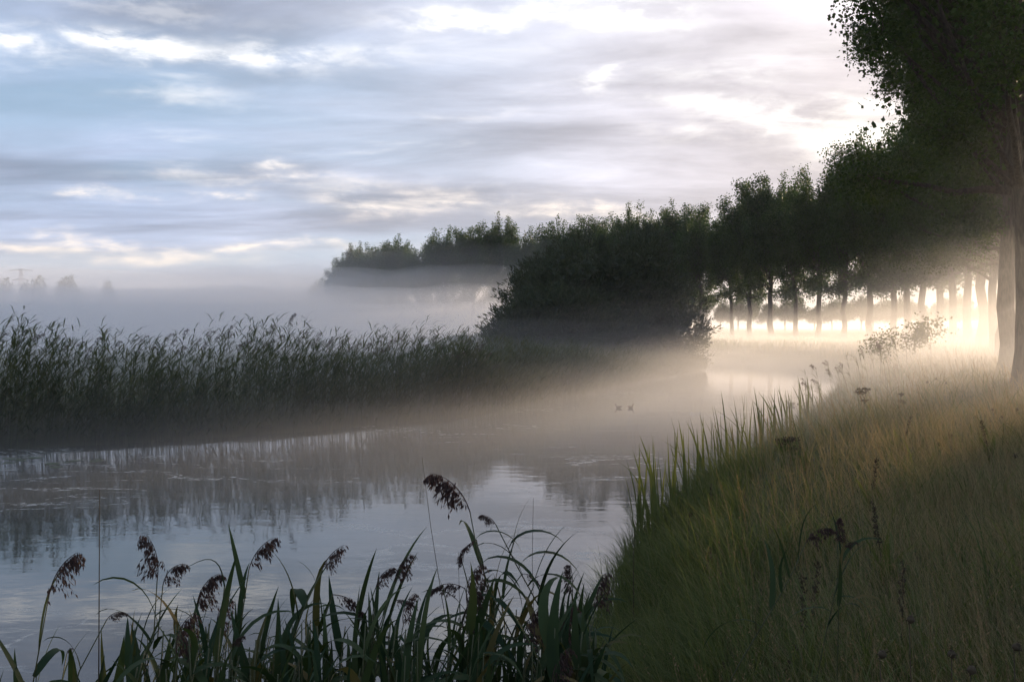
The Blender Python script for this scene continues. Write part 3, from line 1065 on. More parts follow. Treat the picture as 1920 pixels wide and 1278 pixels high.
px_reed(FD + .1, [(640, 1278), (670, 1190), (704, 1102)], (730, 1068), 'lower plume of the stepped pair left of the leaning reed', 310, 2, 8)
px_reed(FD, [(672, 1278), (706, 1190), (739, 1092)], (765, 1043), 'upper plume of the stepped pair left of the leaning reed', 311, 0, 9)
px_reed(FD + .2, [(700, 1278), (722, 1190), (740, 1128)], (774, 1134), 'drooping plume just under the stepped pair', 312, 1, 7)
px_reed(FD, [(1010, 1278), (960, 1195), (919, 1110), (881, 960)], (820, 893), 'tallest near reed, leaning left with large dark plume', 313, 2, 14, leaf_len=(.20, .32), t_rng=(.62, .97), picks=(3, 5, 6, 5), wide=1.3, wind=0.0, spread=.45)
px_reed(FD + .05, [(1090, 1278), (1040, 1190), (990, 1100), (930, 985)], (905, 965), 'thick leaning reed with broad leaves behind the tallest one', 314, 2, 12, leaf_len=(.24, .38), wide=1.5, picks=(3, 5, 6, 1), wind=0.0, spread=.45)
px_reed(FD, [(905, 1278), (890, 1190), (872, 1105)], (815, 1103), 'plume held out flat to the left against the water', 315, 1, 8)
px_reed(FD + .1, [(960, 1278), (925, 1150), (893, 1012)], (868, 1050), 'ragged drooping plume halfway down the tallest reed', 316, 1, 6)
px_reed(FD + .2, [(870, 1278), (930, 1140), (979, 1077)], (1006, 1090), 'small hanging plume with comb of leaves under its stem', 317, 1, 8)
px_reed(FD + .1, [(1076, 1278), (1075, 1190), (1074, 1112)], (1071, 1065), 'stiff upright reddish plume nearest the grassy bank', 318, 3, 7)
px_reed(FD - .2, [(700, 1290), (705, 1240), (708, 1210)], (722, 1195), 'low plume among dark leaves under the stepped pair', 319, 1, 6)
px_reed(FD - .3, [(425, 1290), (428, 1240), (432, 1215)], (450, 1195), 'low dark plume in the thicket below the slim plume', 320, 2, 6)


def stalk(pts, d, r, label, lean=0):
    P = [at(p[0], p[1], d) for p in pts]
    dirv = (P[0] - P[1]).normalized()
    k = (P[0].z + .2) / max(.2, -dirv.z)
    root = P[0] + dirv * k
    root.y = d
    L = bez([root] + P, 10)
    e_ = tube(L - L[0], np.linspace(r, r * .25, 10), 6)
    o = ob('bare_reed_stalk', smooth(mesh_from('bare_reed_stalk', e_[0], e_[1], M_BROWN)), None, L[0])
    tag(o, label, 'reed stalk', 'bare stalks standing out of the near reeds')


stalk([(181, 1278), (183, 1100), (185, 918)], 3.6, .0052, 'tall bare stalk standing alone at the left, thicker at its foot')
stalk([(838, 1180), (818, 1060), (791, 857)], 4.2, .0036, 'long bare stalk leaning left of the tallest reed')
stalk([(1001, 1165), (998, 1050), (1000, 934)], 4.2, .0036, 'straight bare stalk right of the tallest reed')
stalk([(861, 1095), (860, 1060), (859, 1036)], 4.0, .0032, 'short bare stalk beside the flat plume')
stalk([(1189, 1045), (1190, 1010), (1192, 976)], 9.0, .008, 'short dark stalk at the edge of the grassy bank')

# thin arching leaf
P = [at(p[0], p[1], 3.5) for p in ((405, 1278), (412, 1173), (419, 1100), (412, 1058), (386, 1043), (339, 1070))]
L = bez(P[:3], 6)
L2 = np.array([tuple(p) for p in P[2:]])
tt = np.linspace(0, 1, 10)
L2 = np.stack([np.interp(tt, np.linspace(0, 1, 4), L2[:, i]) for i in range(3)], -1)
for _ in range(3):
    L2[1:-1] = (L2[:-2] + 2 * L2[1:-1] + L2[2:]) / 4
root = Vector((P[0].x - .05, 3.5, gz(P[0].x - .05, 3.5) - .05))
e_ = bpy.data.objects.new('common_reed', None)
COL.objects.link(e_)
e_.location = root
tag(e_, 'thin reed whose top leaf arches over to the left like a hook', 'reed', 'plumed reeds along the near water edge')
V, F = tube(np.vstack([[tuple(root)], L]) - np.array(root), np.linspace(.004, .0025, 7), 6)
ob('stem', smooth(mesh_from('reed_stem', V, F, M_STEM)), e_)
V, F = tube(L2 - np.array(root), np.linspace(.0030, .0006, 10), 4)
ob('leaf', smooth(mesh_from('hooked_leaf', V, F, M_REED)), e_)

# leafy shoots filling the thicket at the bottom of the frame
rng = R(77)
tops = [(-160, 1180), (20, 1260), (60, 1215), (110, 1268), (200, 1240), (260, 1150), (330, 1130), (430, 1125), (500, 1150), (560, 1120), (640, 1135), (700, 1100), (770, 1140), (810, 1190), (850, 1090), (940, 1080), (1010, 1130), (1060, 1120), (1110, 1100)]
n_fill = 0
FILLP = [plume_mesh(500 + k, (math.sin(a_), math.cos(a_)), .15, 1.1, None, 32) for k, a_ in enumerate((.5, .9, .3))]
for i in range(265):
    px = rng.uniform(225, 1120) if i > 14 else rng.uniform(-170, 215)
    d = rng.uniform(2.9, 4.3)
    ytop = np.interp(px, [p[0] for p in tops], [p[1] for p in tops]) + 40 + 150 * rng.uniform() ** 1.3
    x_top = (px - 960) / FPX * d
    lean = rng.normal(.10, .14)
    top = at(px, ytop, d)
    mid_ = Vector((top.x - lean * .6, d, top.z * .55))
    root = Vector((top.x - lean * 1.4, d + rng.uniform(-.1, .1), gz(top.x - lean * 1.4, d) - .03))
    if root.z > top.z - .4:
        continue
    o_fill = reed([root, mid_, top], 'leafy reed shoot without a plume in the thicket along the bottom edge', 'leafy reed shoots in the near thicket', 400 + i, None, rng.randint(7, 11), (.24, .40), 0.0, .0036, (.45, .97), wide=rng.uniform(1.0, 1.5), spread=.7)
    n_fill += 1
    if i % 21 == 5 and px > 240:      # a few low heads among the leaves
        o = ob('plume', FILLP[i % 3], bpy.data.objects[o_fill.name], top - root, (0, 0, rng.uniform(-.3, .3)))
        tag(o_fill, 'leafy reed with a low dark plume half hidden in the near thicket', None, 'low plumed reeds in the near thicket')

# the far reed bed: a mass of stems and leaves
rng = R(8)
cum = np.concatenate([[0], np.cumsum(np.hypot(*np.diff(BANK_FAR, axis=0).T))])


def along_far(s):
    return np.stack([np.interp(s, cum, BANK_FAR[:, i]) for i in range(2)], -1)


s_of = lambda k: cum[k]
N = 11500
s0, s1 = cum[2] - 10, cum[10] + 4
S_ = s0 + (s1 - s0) * rng.uniform(0, 1, N)
B = along_far(S_)
T_ = along_far(S_ + .5) - along_far(S_ - .5)
T_ /= np.linalg.norm(T_, axis=1)[:, None]
nrm = np.stack([-T_[:, 1], T_[:, 0]], -1)
inl = rng.uniform(-.5, 1, N) * 1.0
inl = np.where(rng.uniform(size=N) < .55, rng.uniform(-.45, 1.2, N), rng.uniform(.5, 5.0, N))
XY = B + nrm * inl[:, None]
zg = np.maximum(land(XY[:, 0], XY[:, 1])[0], -.1)
patch = 1 + .10 * np.sin(S_ * .9) + .07 * np.sin(S_ * 2.1 + 1)
Hh = rng.uniform(1.6, 2.6, N) * patch * np.interp(inl, [-.5, .3, 1.2], [.55, .85, 1.02]) * np.interp(XY[:, 1], [15, 21, 25, 30, 40, 55], [.75, .86, .98, 1.03, .85, .62])
g_ = Geo()
base = np.column_stack([XY, zg])
leanA = rng.normal(0, .6, N)
V, F = strips(base, leanA, Hh, .009, .04, .22, 3, 1.0, rng.uniform(0, 3, N))
g_.add(V, F)
VP = V.reshape(N, 4, 2, 3).mean(2)
for j in range(10):
    t = rng.uniform(.22, 1.0, N) * 3
    i0 = np.minimum(t.astype(int), 2)
    f = (t - i0)[:, None]
    pb = VP[np.arange(N), i0] * (1 - f) + VP[np.arange(N), i0 + 1] * f
    hd = np.where(rng.uniform(size=N) < .65, rng.normal(0, .8, N), rng.uniform(0, 6.28, N))
    V, F = strips(pb, hd, rng.uniform(.28, .56, N), rng.uniform(.028, .050, N), rng.uniform(.3, .7, N), rng.uniform(1.1, 2.3, N), 2, 1.0, rng.normal(0, .4, N), shape='leaf')
    g_.add(V, F)
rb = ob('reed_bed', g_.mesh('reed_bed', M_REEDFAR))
tag(rb, 'dense green reed bed on the far bank of the river', 'reed bed', kind='stuff')

# reeds whose heads rise above the bed
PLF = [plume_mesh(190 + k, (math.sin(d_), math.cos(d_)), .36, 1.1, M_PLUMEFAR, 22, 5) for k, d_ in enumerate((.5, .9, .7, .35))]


def far_reed_meshes(seed, H=2.6):
    rng = R(seed)
    L = bez([(0, 0, 0), (.03, 0, H * .5), (.18, 0, H)], 8)
    V, F = tube(L, np.linspace(.008, .004, 8), 4)
    return L, mesh_from('far_reed_stem', V, F, M_STEM)


FR = [far_reed_meshes(1), far_reed_meshes(2)]
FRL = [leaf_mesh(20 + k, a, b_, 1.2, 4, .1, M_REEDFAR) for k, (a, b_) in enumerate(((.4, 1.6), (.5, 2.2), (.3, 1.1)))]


def far_reed(x, y, H, label, group, seed, wind=0.0, plume=True, nl=6, name='common_reed'):
    rng = R(seed)
    e_ = bpy.data.objects.new(name, None)
    COL.objects.link(e_)
    e_.location = (x, y, max(gz(x, y), -.1))
    e_.rotation_euler = (0, 0, wind + rng.normal(0, .3))
    tag(e_, label, 'reed', group)
    L, me = FR[seed % 2]
    k = H / 2.6
    ob('stem', me, e_, scale=(1, 1, k))
    for i in range(nl):
        t = rng.uniform(.55, .97)
        p = [np.interp(t, np.linspace(0, 1, 8), L[:, j]) for j in range(3)]
        p[2] *= k
        s = rng.uniform(.30, .45)
        ob('leaf', FRL[rng.randint(3)], e_, p, (0, 0, rng.normal(0, .6)), (s, s * .9, s))
    if plume:
        ob('plume', PLF[rng.randint(4)], e_, (L[-1][0], 0, L[-1][2] * k), (0, 0, rng.normal(0, .3)), rng.uniform(.8, 1.15))


outline = [(0, 635), (70, 622), (120, 640), (200, 645), (320, 628), (420, 618), (470, 622), (540, 608), (580, 632), (640, 652), (700, 640), (780, 632), (860, 645), (930, 668)]
rng = R(19)
for i in range(66):
    px = -30 + 965 * (i + rng.uniform(-.4, .4)) / 66
    bank_d = np.interp(px, [-60, 0, 300, 600, 900, 1000], [23.4, 24, 25.7, 28.3, 33, 38])
    d = bank_d + rng.uniform(.6, 3.6)
    x = (px - 960) / FPX * d
    ytop = np.interp(px, [p[0] for p in outline], [p[1] for p in outline]) + rng.uniform(-4, 30)
    H = CAM_Z + (HOR - ytop) / FPX * d - gz(x, d) - .12
    far_reed(x, d, H, 'plumed reed standing a little above the far reed bed', 'plumed reeds rising from the far reed bed', 600 + i)
dd = 29.0
far_reed((533 - 960) / FPX * dd, dd, CAM_Z + (HOR - 607) / FPX * dd - gz((533 - 960) / FPX * dd, dd), 'tallest plumed reed of the far reed bed, standing against white mist', 'plumed reeds rising from the far reed bed', 777, nl=8)

# ------------------------------------------------------------------ grass on the dyke
rng = R(3)


def sample_bank(n, d0, d1, pmin, pmax, smin, smax, pw=1.0):
    """points on the dyke bank; denser near the viewer"""
    X = []
    Y = []
    S = []
    got = 0
    while got < n:
        m_ = n
        d = d0 * (d1 / d0) ** (rng.uniform(0, 1, m_) ** pw)
        px = rng.uniform(pmin, pmax, m_)
        x = (px - 960) / FPX * d
        z, sn, sf = land(x, d)
        k = (sn > smin) & (sn < smax)
        X.append(x[k])
        Y.append(d[k])
        S.append(sn[k])
        got += k.sum()
    X, Y, S = (np.concatenate(a)[:n] for a in (X, Y, S))
    return X, Y, land(X, Y)[0], S


def field(x, y, size, seed):
    """smooth random field in 0..1 over the ground"""
    r = R(seed)
    g = r.uniform(size=(64, 64))
    u, v = np.mod(x / size, 64), np.mod(y / size, 64)
    i, j = np.floor(u).astype(int), np.floor(v).astype(int)
    fu, fv = u - i, v - j
    fu, fv = fu * fu * (3 - 2 * fu), fv * fv * (3 - 2 * fv)
    i2, j2 = (i + 1) % 64, (j + 1) % 64
    i, j = i % 64, j % 64
    return (g[i, j] * (1 - fu) + g[i2, j] * fu) * (1 - fv) + (g[i, j2] * (1 - fu) + g[i2, j2] * fu) * fv


def tuft(x, y):
    return .45 + .75 * field(x, y, .55, 1) ** 1.4 + .55 * field(x, y, 1.7, 2)


# lush green, strongest by the water
N = 62000
x, y, z, s = sample_bank(N, 1.8, 60, 700, 2250, 0.0, 40)
pg = np.exp(-s / 4.0) * .75 + .55 * sstep(field(x, y, 1.3, 5), .45, .8)
k = rng.uniform(size=N) < pg
x, y, z, s = x[k], y[k], z[k], s[k]
n_ = len(x)
hgt = tuft(x, y) * rng.uniform(.25, .62, n_) * np.interp(s, [0, 1.2, 4, 10], [1.25, 1.1, .85, .75])
V, F = strips(np.column_stack([x, y, z - .02]), rng.normal(math.pi * .9, 1.3, n_) + 2.5 * (field(x, y, 1.0, 21) - .5), hgt, np.maximum(rng.uniform(.004, .011, n_), y * .00055), rng.uniform(.0, .35, n_), rng.uniform(.5, 2.1, n_), 4, 1.3, rng.normal(0, .5, n_))
g_ = Geo()
g_.add(V, F)
tag(ob('grass', g_.mesh('grass', M_GREEN)), 'long green grass hanging over the river bank', kind='stuff')
# overhanging fringe at the water's edge
N = 17000
x, y, z, s = sample_bank(N, 4.5, 60, 980, 1700, -.01, 1.5)
n_ = len(x)
V, F = strips(np.column_stack([x, y, np.maximum(z, 0) - .02]), rng.normal(math.pi, 1.0, n_), rng.uniform(.30, .75, n_) * tuft(x, y), np.maximum(rng.uniform(.006, .012, n_), y * .0006), rng.uniform(0, .3, n_), rng.uniform(.5, 2.2, n_), 4, 1.4, rng.normal(0, .5, n_))
g_ = Geo()
g_.add(V, F)
tag(ob('grass', g_.mesh('fringe_grass', M_GREEN)), 'rank grass fringe leaning out over the water', kind='stuff')
# dry stems, finer and upright, on the slope
N = 85000
x, y, z, s = sample_bank(N, 1.8, 85, 900, 2250, .4, 60)
k = rng.uniform(size=N) < sstep(s, .6, 4.5) * .9 + .08
x, y, z, s = x[k], y[k], z[k], s[k]
n_ = len(x)
V, F = strips(np.column_stack([x, y, z - .02]), rng.normal(3.0, 1.1, n_) + 3.2 * (field(x, y, 1.1, 7) - .5), tuft(x, y) * rng.uniform(.32, .80, n_), np.maximum(.0026, y * .00042), rng.uniform(0, .35, n_) + .5 * field(x, y, .9, 9) ** 2, rng.uniform(.3, 1.5, n_) + .7 * field(x, y, .9, 9) ** 2, 3, 1.5, rng.uniform(0, 3, n_))
g_ = Geo()
g_.add(V, F)
tag(ob('grass', g_.mesh('dry_grass', M_DRY)), 'fine dry golden grass covering the dyke slope', kind='stuff')
# long arching blades in clumps
N = 30000
x, y, z, s = sample_bank(N, 2.6, 40, 1040, 2200, .2, 30)
k = rng.uniform(size=N) < .9 * sstep(field(x, y, .8, 31), .55, .85)
x, y, z, s = x[k], y[k], z[k], s[k]
n_ = len(x)
V, F = strips(np.column_stack([x, y, z - .02]), rng.uniform(0, 6.28, n_), rng.uniform(.5, 1.1, n_), np.maximum(rng.uniform(.005, .014, n_), y * .0007), rng.uniform(.05, .4, n_), rng.uniform(1.5, 2.9, n_), 5, 1.6, rng.normal(0, .4, n_))
g_ = Geo()
g_.add(V, F)
tag(ob('grass', g_.mesh('arching_grass', M_GREEN)), 'coarse tussocks of arching grass on the slope', kind='stuff')
# seed heads on some stems
n_ = 1300
x, y, z, s = sample_bank(n_, 2.4, 40, 1250, 2200, 1.2, 30)
hh = rng.uniform(.5, .95, n_)
B = np.column_stack([x, y, z - .02])
V, F = strips(B, rng.normal(2.8, .7, n_), hh, np.maximum(.0022, y * .0004), .03, .3, 3, 1.3, rng.uniform(0, 3, n_), .6)
g_ = Geo()
g_.add(V, F)
tipP = V.reshape(n_, 4, 2, 3).mean(2)
reps = 9
f = rng.uniform(0, 1, (n_, reps, 1))
P = (tipP[:, None, 2] * (1 - f) * .9 + tipP[:, None, 3] * (1 - (1 - f) * .9)).reshape(-1, 3) + rng.normal(size=(n_ * reps, 3)) * .006
V, F = leaves(P, np.maximum(.016, np.repeat(y, reps) * .0009), rng, .35, (np.array([0, 0, 1.0]), .5))
g_.add(V, F)
tag(ob('grass', g_.mesh('seeding_grass', M_SEED)), 'pale grass seed heads standing over the dry slope', kind='stuff')
# meadow and far bank tufts: rough grass edge at the bend and the opposite field
N = 14000
d = 62 + 95 * rng.uniform(0, 1, N) ** 1.2
px = rng.uniform(1150, 1960, N)
x = (px - 960) / FPX * d
z, sn, sf = land(x, d)
k = sn > .1
x, d, z = x[k], d[k], z[k]
V, F = strips(np.column_stack([x, d, z - .02]), rng.uniform(0, 6.28, len(x)), rng.uniform(.35, .8, len(x)), d * .0007, 0.0, rng.uniform(.2, 1.2, len(x)), 2, 1.2, rng.uniform(0, 3, len(x)))
g_ = Geo()
g_.add(V, F)
N = 16000
d = 27 * (120 / 27) ** rng.uniform(0, 1, N)
px = rng.uniform(-40, 1000, N)
x = (px - 960) / FPX * d
z, sn, sf = land(x, d)
k = sf > 3
x, d, z = x[k], d[k], z[k]
V, F = strips(np.column_stack([x, d, z - .02]), rng.uniform(0, 6.28, len(x)), rng.uniform(.25, .6, len(x)), d * .0008, 0.0, rng.uniform(.2, 1.2, len(x)), 2, 1.2, rng.uniform(0, 3, len(x)))
g_.add(V, F)
tag(ob('grass', g_.mesh('far_grass', M_GREEN)), 'rough meadow grass in the mist beyond the river', kind='stuff')

# sedge clumps with sword leaves at the water edge
SW = [leaf_mesh(50 + k, a, b_, 1.2, 6, .2, M_GREEN) for k, (a, b_) in enumerate(((.02, .12), (.05, .3), (.1, .55), (.15, 1.2)))]
rng = R(33)
CL = [(1196, 12.6), (1224, 13.2), (1262, 14.2), (1300, 15.4), (1330, 16.2), (1358, 17.2), (1386, 18.0), (1412, 19.0), (1440, 20.4), (1468, 22.0), (1496, 24.0), (1516, 26.0)]
for i, (px, d) in enumerate(CL):
    x = (px - 960) / FPX * d + .15
    z, sn, _ = land(np.array([x]), np.array([d]))
    e_ = bpy.data.objects.new('sedge_clump', None)
    COL.objects.link(e_)
    e_.location = (x, d, max(float(z[0]), 0.0) - .02)
    tag(e_, 'clump of upright sword leaves at the bank edge, %s going upstream' % ORD[i] if i else 'nearest clump of sword leaves, fanning left over the water', 'sedge', 'sedge clumps along the grassy bank')
    for j in range(13):
        s_ = rng.uniform(.95, 1.5)
        ob('leaf', SW[rng.choice(4, p=[.4, .35, .2, .05])], e_, (rng.normal(0, .13), rng.normal(0, .2), 0), (rng.normal(0, .05), rng.normal(-.06, .08), rng.normal(math.pi, .8)), (s_, s_ * .42, s_))

# reeds and tall herbs further along the grassy bank
rng = R(44)
for i in range(26):
    px = rng.uniform(1515, 1690)
    d = rng.uniform(31, 44)
    x = (px - 960) / FPX * d
    far_reed(x, d, rng.uniform(.8, 1.45) * (1.0 if px > 1560 else .9), 'pale reed in the misty bank clump', 'pale reeds on the grassy bank', 800 + i, math.pi, i % 2 == 0, 6)
for k, (px, py, d, ln) in enumerate([(1505, 735, 27, 1.0), (1520, 700, 32, 1.1), (1498, 780, 25, .9)]):
    x = (px - 960) / FPX * d + .35
    far_reed(x, d, CAM_Z + (HOR - py) / FPX * d - max(gz(x, d), -.1), 'reed bending left over the water, %s' % ('beside the middle of the misty clump', 'highest of the misty clump', 'low beside the last sedge leaves')[k], 'pale reeds on the grassy bank', 850 + k, math.pi, True, 7)


def branchy(name, x, y, H, label, cat, seed, n_br=7, leaf=None, n_leaf=400, umb=False, spread=.35, m=None, r=.008):
    """a herb or shrub: main stem, side branches, leaves or flat seed heads"""
    rng = R(seed)
    e_ = bpy.data.objects.new(name, None)
    COL.objects.link(e_)
    e_.location = (x, y, gz(x, y) - .02)
    tag(e_, label, cat)
    V, F = tube(bez([(0, 0, 0), (rng.normal(0, .03), 0, H * .5), (rng.normal(0, .06), rng.normal(0, .04), H)], 7), np.linspace(r, r * .4, 7), 5)
    ob('stem', smooth(mesh_from('herb_stem', V, F, M_BROWN)), e_)
    ends = [(V[-1] + 0, H)]
    for i in range(n_br):
        t = rng.uniform(.35, .92)
        a = rng.uniform(0, 6.28)
        ln = spread * H * rng.uniform(.5, 1) * (1.2 - t)
        p0 = np.array([0, 0, H * t])
        p1 = p0 + np.array([math.cos(a) * ln, math.sin(a) * ln * .8, ln * rng.uniform(.6, 1.4)])
        pm = (p0 + p1) / 2 + np.array([math.cos(a), math.sin(a), -.4]) * ln * .12
        V, F = tube(bez([p0, pm, p1], 5), np.linspace(r * .6, r * .3, 5), 4)
        ob('branch', mesh_from('herb_branch', V, F, M_BROWN), e_)
        ends.append((p1, p1[2]))
    if umb:
        for p, _ in ends:
            g_ = Geo()
            nr = 11
            for j in range(nr):
                a = j * 6.283 / nr
                rr = rng.uniform(.05, .10) * (H / .9)
                q = p + np.array([math.cos(a) * rr, math.sin(a) * rr, rng.uniform(.04, .07)])
                V, F = tube([p, (p + q) / 2 + np.array([0, 0, -.008]), q], .0022 * y / 14, 3, cap=False)
                g_.add(V, F)
                Pc = q + rng.normal(size=(9, 3)) * np.array([.016, .016, .005])
                V, F = leaves(Pc, .022, rng, .8)
                g_.add(V, F)
            ob('seed_head', g_.mesh('seed_head', M_BROWN), e_)
    if leaf:
        g_ = Geo()
        for p, _ in ends:
            Pc = p * rng.uniform(.75, 1.02, (n_leaf // len(ends), 1)) + rng.normal(size=(n_leaf // len(ends), 3)) * np.array([.10, .10, .10]) * H
            Pc = Pc[Pc[:, 2] > 0]
            V, F = leaves(Pc, leaf, rng, .6)
            g_.add(V, F)
        ob('foliage', g_.mesh('herb_foliage', m or M_GREEN), e_)
    return e_


def herb_at(px, py_top, d):
    x = (px - 960) / FPX * d
    return x, d, CAM_Z + (HOR - py_top) / FPX * d - gz(x, d)


x, y, H = herb_at(1622, 732, 20)
branchy('umbel_stalk', x, y, H, 'taller dried umbel plant with branching heads on the misty slope', 'dried plant', 901, 4, umb=True, spread=.5)
x, y, H = herb_at(1686, 742, 21)
branchy('umbel_stalk', x, y, H, 'slimmer dried umbel plant with one flat head, to the right', 'dried plant', 902, 2, umb=True, spread=.4)
x, y, H = herb_at(1480, 828, 15)
branchy('umbel_stalk', x, y, H, 'low dark umbel plant with broad head among the sedge leaves', 'dried plant', 903, 6, leaf=.05, n_leaf=260, umb=True, spread=.6)
x, y, H = herb_at(1745, 604, 44)
branchy('bramble_shrub', x, y, H, 'leafy shrub standing before the misty trunks on the bank', 'shrub', 904, 12, leaf=.13, n_leaf=700, spread=.7, r=.014)
x, y, H = herb_at(1700, 628, 43)
branchy('bramble_shrub', x, y, H, 'lower shrub at the left foot of the leafy shrub', 'shrub', 905, 10, leaf=.12, n_leaf=500, spread=.9, r=.012)
x, y, H = herb_at(1650, 640, 40)
branchy('bramble_shrub', x, y, H, 'sprawling pale shrub where reeds and slope meet', 'shrub', 906, 9, leaf=.10, n_leaf=380, spread=.8, r=.012)


# broad-leaved docks scattered in the grass
DK = [leaf_mesh(60 + k, a, b_, 1.2, 6, .25, M_GREEN) for k, (a, b_) in enumerate(((.3, 1.0), (.5, 1.6), (.2, .7)))]


def dock_spike(seed):
    r_ = R(seed)
    g_ = Geo()
    V, F = tube([(0, 0, 0), (.01, .01, .35), (.03, 0, .75)], [.005, .004, .002], 5)
    g_.add(V, F)
    zz = .36 + .38 * r_.uniform(0, 1, 150)
    V, F = leaves(np.column_stack([.03 * zz + r_.normal(0, .012, 150), r_.normal(0, .012, 150), zz]), .02, r_, .8)
    g_.add(V, F)
    return g_.mesh('dock_spike', M_BROWN)


DS = [dock_spike(1), dock_spike(2)]
rng = R(91)
n_dock = 0
while n_dock < 13:
    d = 4.5 * (16 / 4.5) ** rng.uniform()
    px = rng.uniform(1230, 1900)
    x = (px - 960) / FPX * d
    z, sn, _ = land(np.array([x]), np.array([d]))
    if sn[0] < .5:
        continue
    e_ = bpy.data.objects.new('dock_plant', None)
    COL.objects.link(e_)
    e_.location = (x, d, float(z[0]) - .02)
    tag(e_, 'brown seeding dock plant in the slope grass', 'weed', 'dock plants in the grass')
    for j in range(9):
        s_ = rng.uniform(.28, .52)
        ob('leaf', DK[rng.randint(3)], e_, (0, 0, 0), (0, 0, j * 2.4 + rng.normal(0, .3)), (s_, s_ * 2.0, s_))
    ob('seed_spike', DS[n_dock % 2], e_, (0, 0, 0), (rng.normal(0, .12), rng.normal(0, .12), rng.uniform(0, 6)), rng.uniform(.6, .9))
    n_dock += 1


# thistle-like dark seed heads on the right slope
def thistle_mesh(seed):
    rng = R(seed)
    g_ = Geo()
    zz = np.linspace(0, .034, 5)
    V, F = tube(np.column_stack([0 * zz, 0 * zz, zz]), [.004, .014, .017, .013, .005], 7)
    g_.add(V, F)
    V, F = leaves(np.tile([[0, 0, .018]], (26, 1)) + rng.normal(size=(26, 3)) * .009, .02, rng, .2)
    g_.add(V, F)
    return g_.mesh('thistle_head', M_BROWN)


TH = [thistle_mesh(1), thistle_mesh(2)]
V, F = tube([(0, 0, 0), (.01, 0, .5), (0, .01, 1)], [.0035, .003, .002], 5)
TS = smooth(mesh_from('thistle_stem', V, F, M_BROWN))
rng = R(55)
spots = [(1832, 797, 17), (1848, 792, 17.3), (1862, 798, 17.8), (1880, 797, 17), (1908, 793, 17.5), (1785, 827, 14), (1838, 818, 15), (1890, 820, 15), (1905, 855, 11), (1760, 838, 13.5), (1740, 716, 24), (1756, 710, 25),
         (1775, 718, 24), (1898, 730, 23), (1710, 1160, 4.2), (1790, 1225, 3.9), (1655, 1225, 3.9), (1908, 1210, 3.8), (1826, 1255, 3.6)]
for i, (px, py, d) in enumerate(spots):
    x = (px - 960) / FPX * d
    p = at(px, py, d)
    gzz = gz(x, d)
    e_ = bpy.data.objects.new('thistle', None)
    COL.objects.link(e_)
    e_.location = (x, d, gzz - .02)
    near = d < 5
    tag(e_, 'dark dried thistle in the lower right grass' if near else 'small dark thistle head on the misty slope', 'thistle',
        'thistles in the lower right grass' if near else 'thistles on the right slope')
    Hs = max(p.z - gzz, .25)
    ob('stem', TS, e_, scale=(1, 1, Hs))
    ob('seed_head', TH[i % 2], e_, (0, 0, Hs - .004), (rng.normal(0, .3), rng.normal(0, .3), 0), 1.0 if near else 1.5)

# plumed reeds standing in the right grass
px_reed(4.8, [(1440, 1160), (1480, 1090), (1512, 1020)], (1560, 992), 'reddish plume drooping in the grass, left of the dark sprig', 331, 1, 6, leaf_len=(.3, .4))
px_reed(4.9, [(1575, 1130), (1574, 1060), (1572, 1020)], (1572, 978), 'dark upright sprig standing in the right grass', 332, 3, 5, leaf_len=(.25, .35))
px_reed(5.0, [(1560, 1150), (1575, 1080), (1585, 1028)], (1605, 1016), 'small reddish plume just right of the dark sprig', 333, 1, 5)

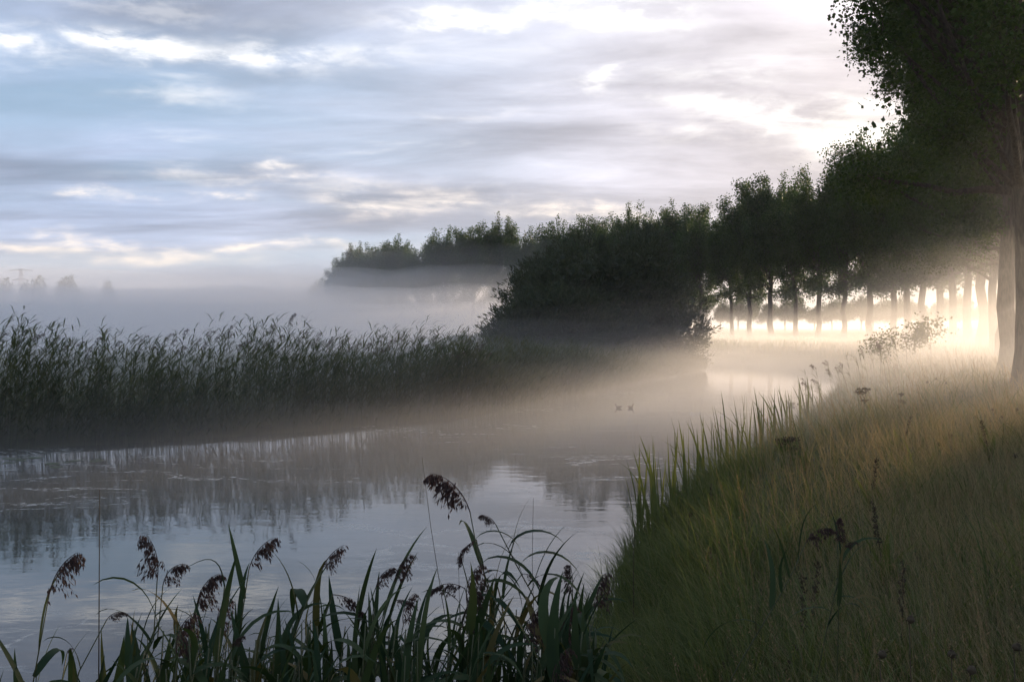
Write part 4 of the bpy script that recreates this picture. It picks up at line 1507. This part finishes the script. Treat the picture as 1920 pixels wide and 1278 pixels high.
# ------------------------------------------------------------------ things on the water
def duck(px, py, label, rz, s=1.0):
    d = FPX * CAM_Z / (py - HOR)
    x = (px - 960) / FPX * d
    e_ = bpy.data.objects.new('duck', None)
    COL.objects.link(e_)
    e_.location = (x, d, 0)
    e_.rotation_euler = (0, 0, rz)
    e_.scale = (s, s, s)
    tag(e_, label, 'duck', 'ducks on the river')
    V, F = tube([(-.23, 0, .13), (-.19, 0, .10), (-.10, 0, .07), (0, 0, .06), (.09, 0, .07), (.14, 0, .12), (.155, 0, .18), (.175, 0, .225), (.20, 0, .235), (.225, 0, .225)],
                [.012, .035, .075, .09, .075, .045, .032, .042, .036, .012], 10)
    ob('body', smooth(mesh_from('duck_body', V, F, M_DUCK)), e_)
    V, F = tube([(.22, 0, .225), (.25, 0, .215), (.28, 0, .21)], [.016, .014, .008], 6)
    ob('bill', smooth(mesh_from('duck_bill', V * np.array([1, 1, 1]), F, M_BILL)), e_)
    for s_ in (-1, 1):
        V, F = tube([(.08, s_ * .06, .10), (0, s_ * .085, .11), (-.12, s_ * .05, .125), (-.2, s_ * .02, .14)], [.015, .04, .03, .006], 6)
        ob('wing', smooth(mesh_from('duck_wing', V, F, M_DUCK)), e_)


duck(1160, 765, 'left one of the two small dark ducks on the water', math.pi * .95, .6)
duck(1183, 765, 'right one of the two small dark ducks on the water', math.pi * .15, .6)
duck(1483, 760, 'small pale duck near the grassy bank, close to the bent reed', math.pi, .8)

rng = R(66)
g_ = Geo()
n = 12
a = np.linspace(.25, 2 * math.pi - .25, n)
V = [(0, 0, .004)] + [(math.cos(t_) * .5, math.sin(t_) * .5, .006) for t_ in a]
F = [(0, i, i + 1, i + 2) for i in range(1, n - 1, 2)]
PADM = mesh_from('lily_pad', V, F, M_PAD)
for i in range(16):
    px = rng.uniform(0, 190)
    py = rng.uniform(858, 882)
    d = FPX * CAM_Z / (py - HOR)
    o = ob('lily_pad', PADM, None, ((px - 960) / FPX * d, d, .002), (0, 0, rng.uniform(0, 6.28)), rng.uniform(.16, .36))
    tag(o, 'flat lily pad below the far reeds', 'lily pad', 'lily pads under the far reeds')

# look-alikes that stand in a countable row get their place in it
for grp in ('dock plants in the grass', 'thistles in the lower right grass', 'thistles on the right slope', 'lily pads under the far reeds', 'pale reeds on the grassy bank', 'added hawthorn bushes that shade the slope', 'distant trees beyond the trunks'):
    row = [o for o in bpy.data.objects if o.get('group') == grp and 'bending left over' not in o['label'] and 'between the trunks' not in o['label']]
    row.sort(key=lambda o: o.location.x / o.location.y)
    for k, o in enumerate(row):
        if k < len(ORD):
            o['label'] = o['label'] + ', ' + ORD[k] + ' from the left'
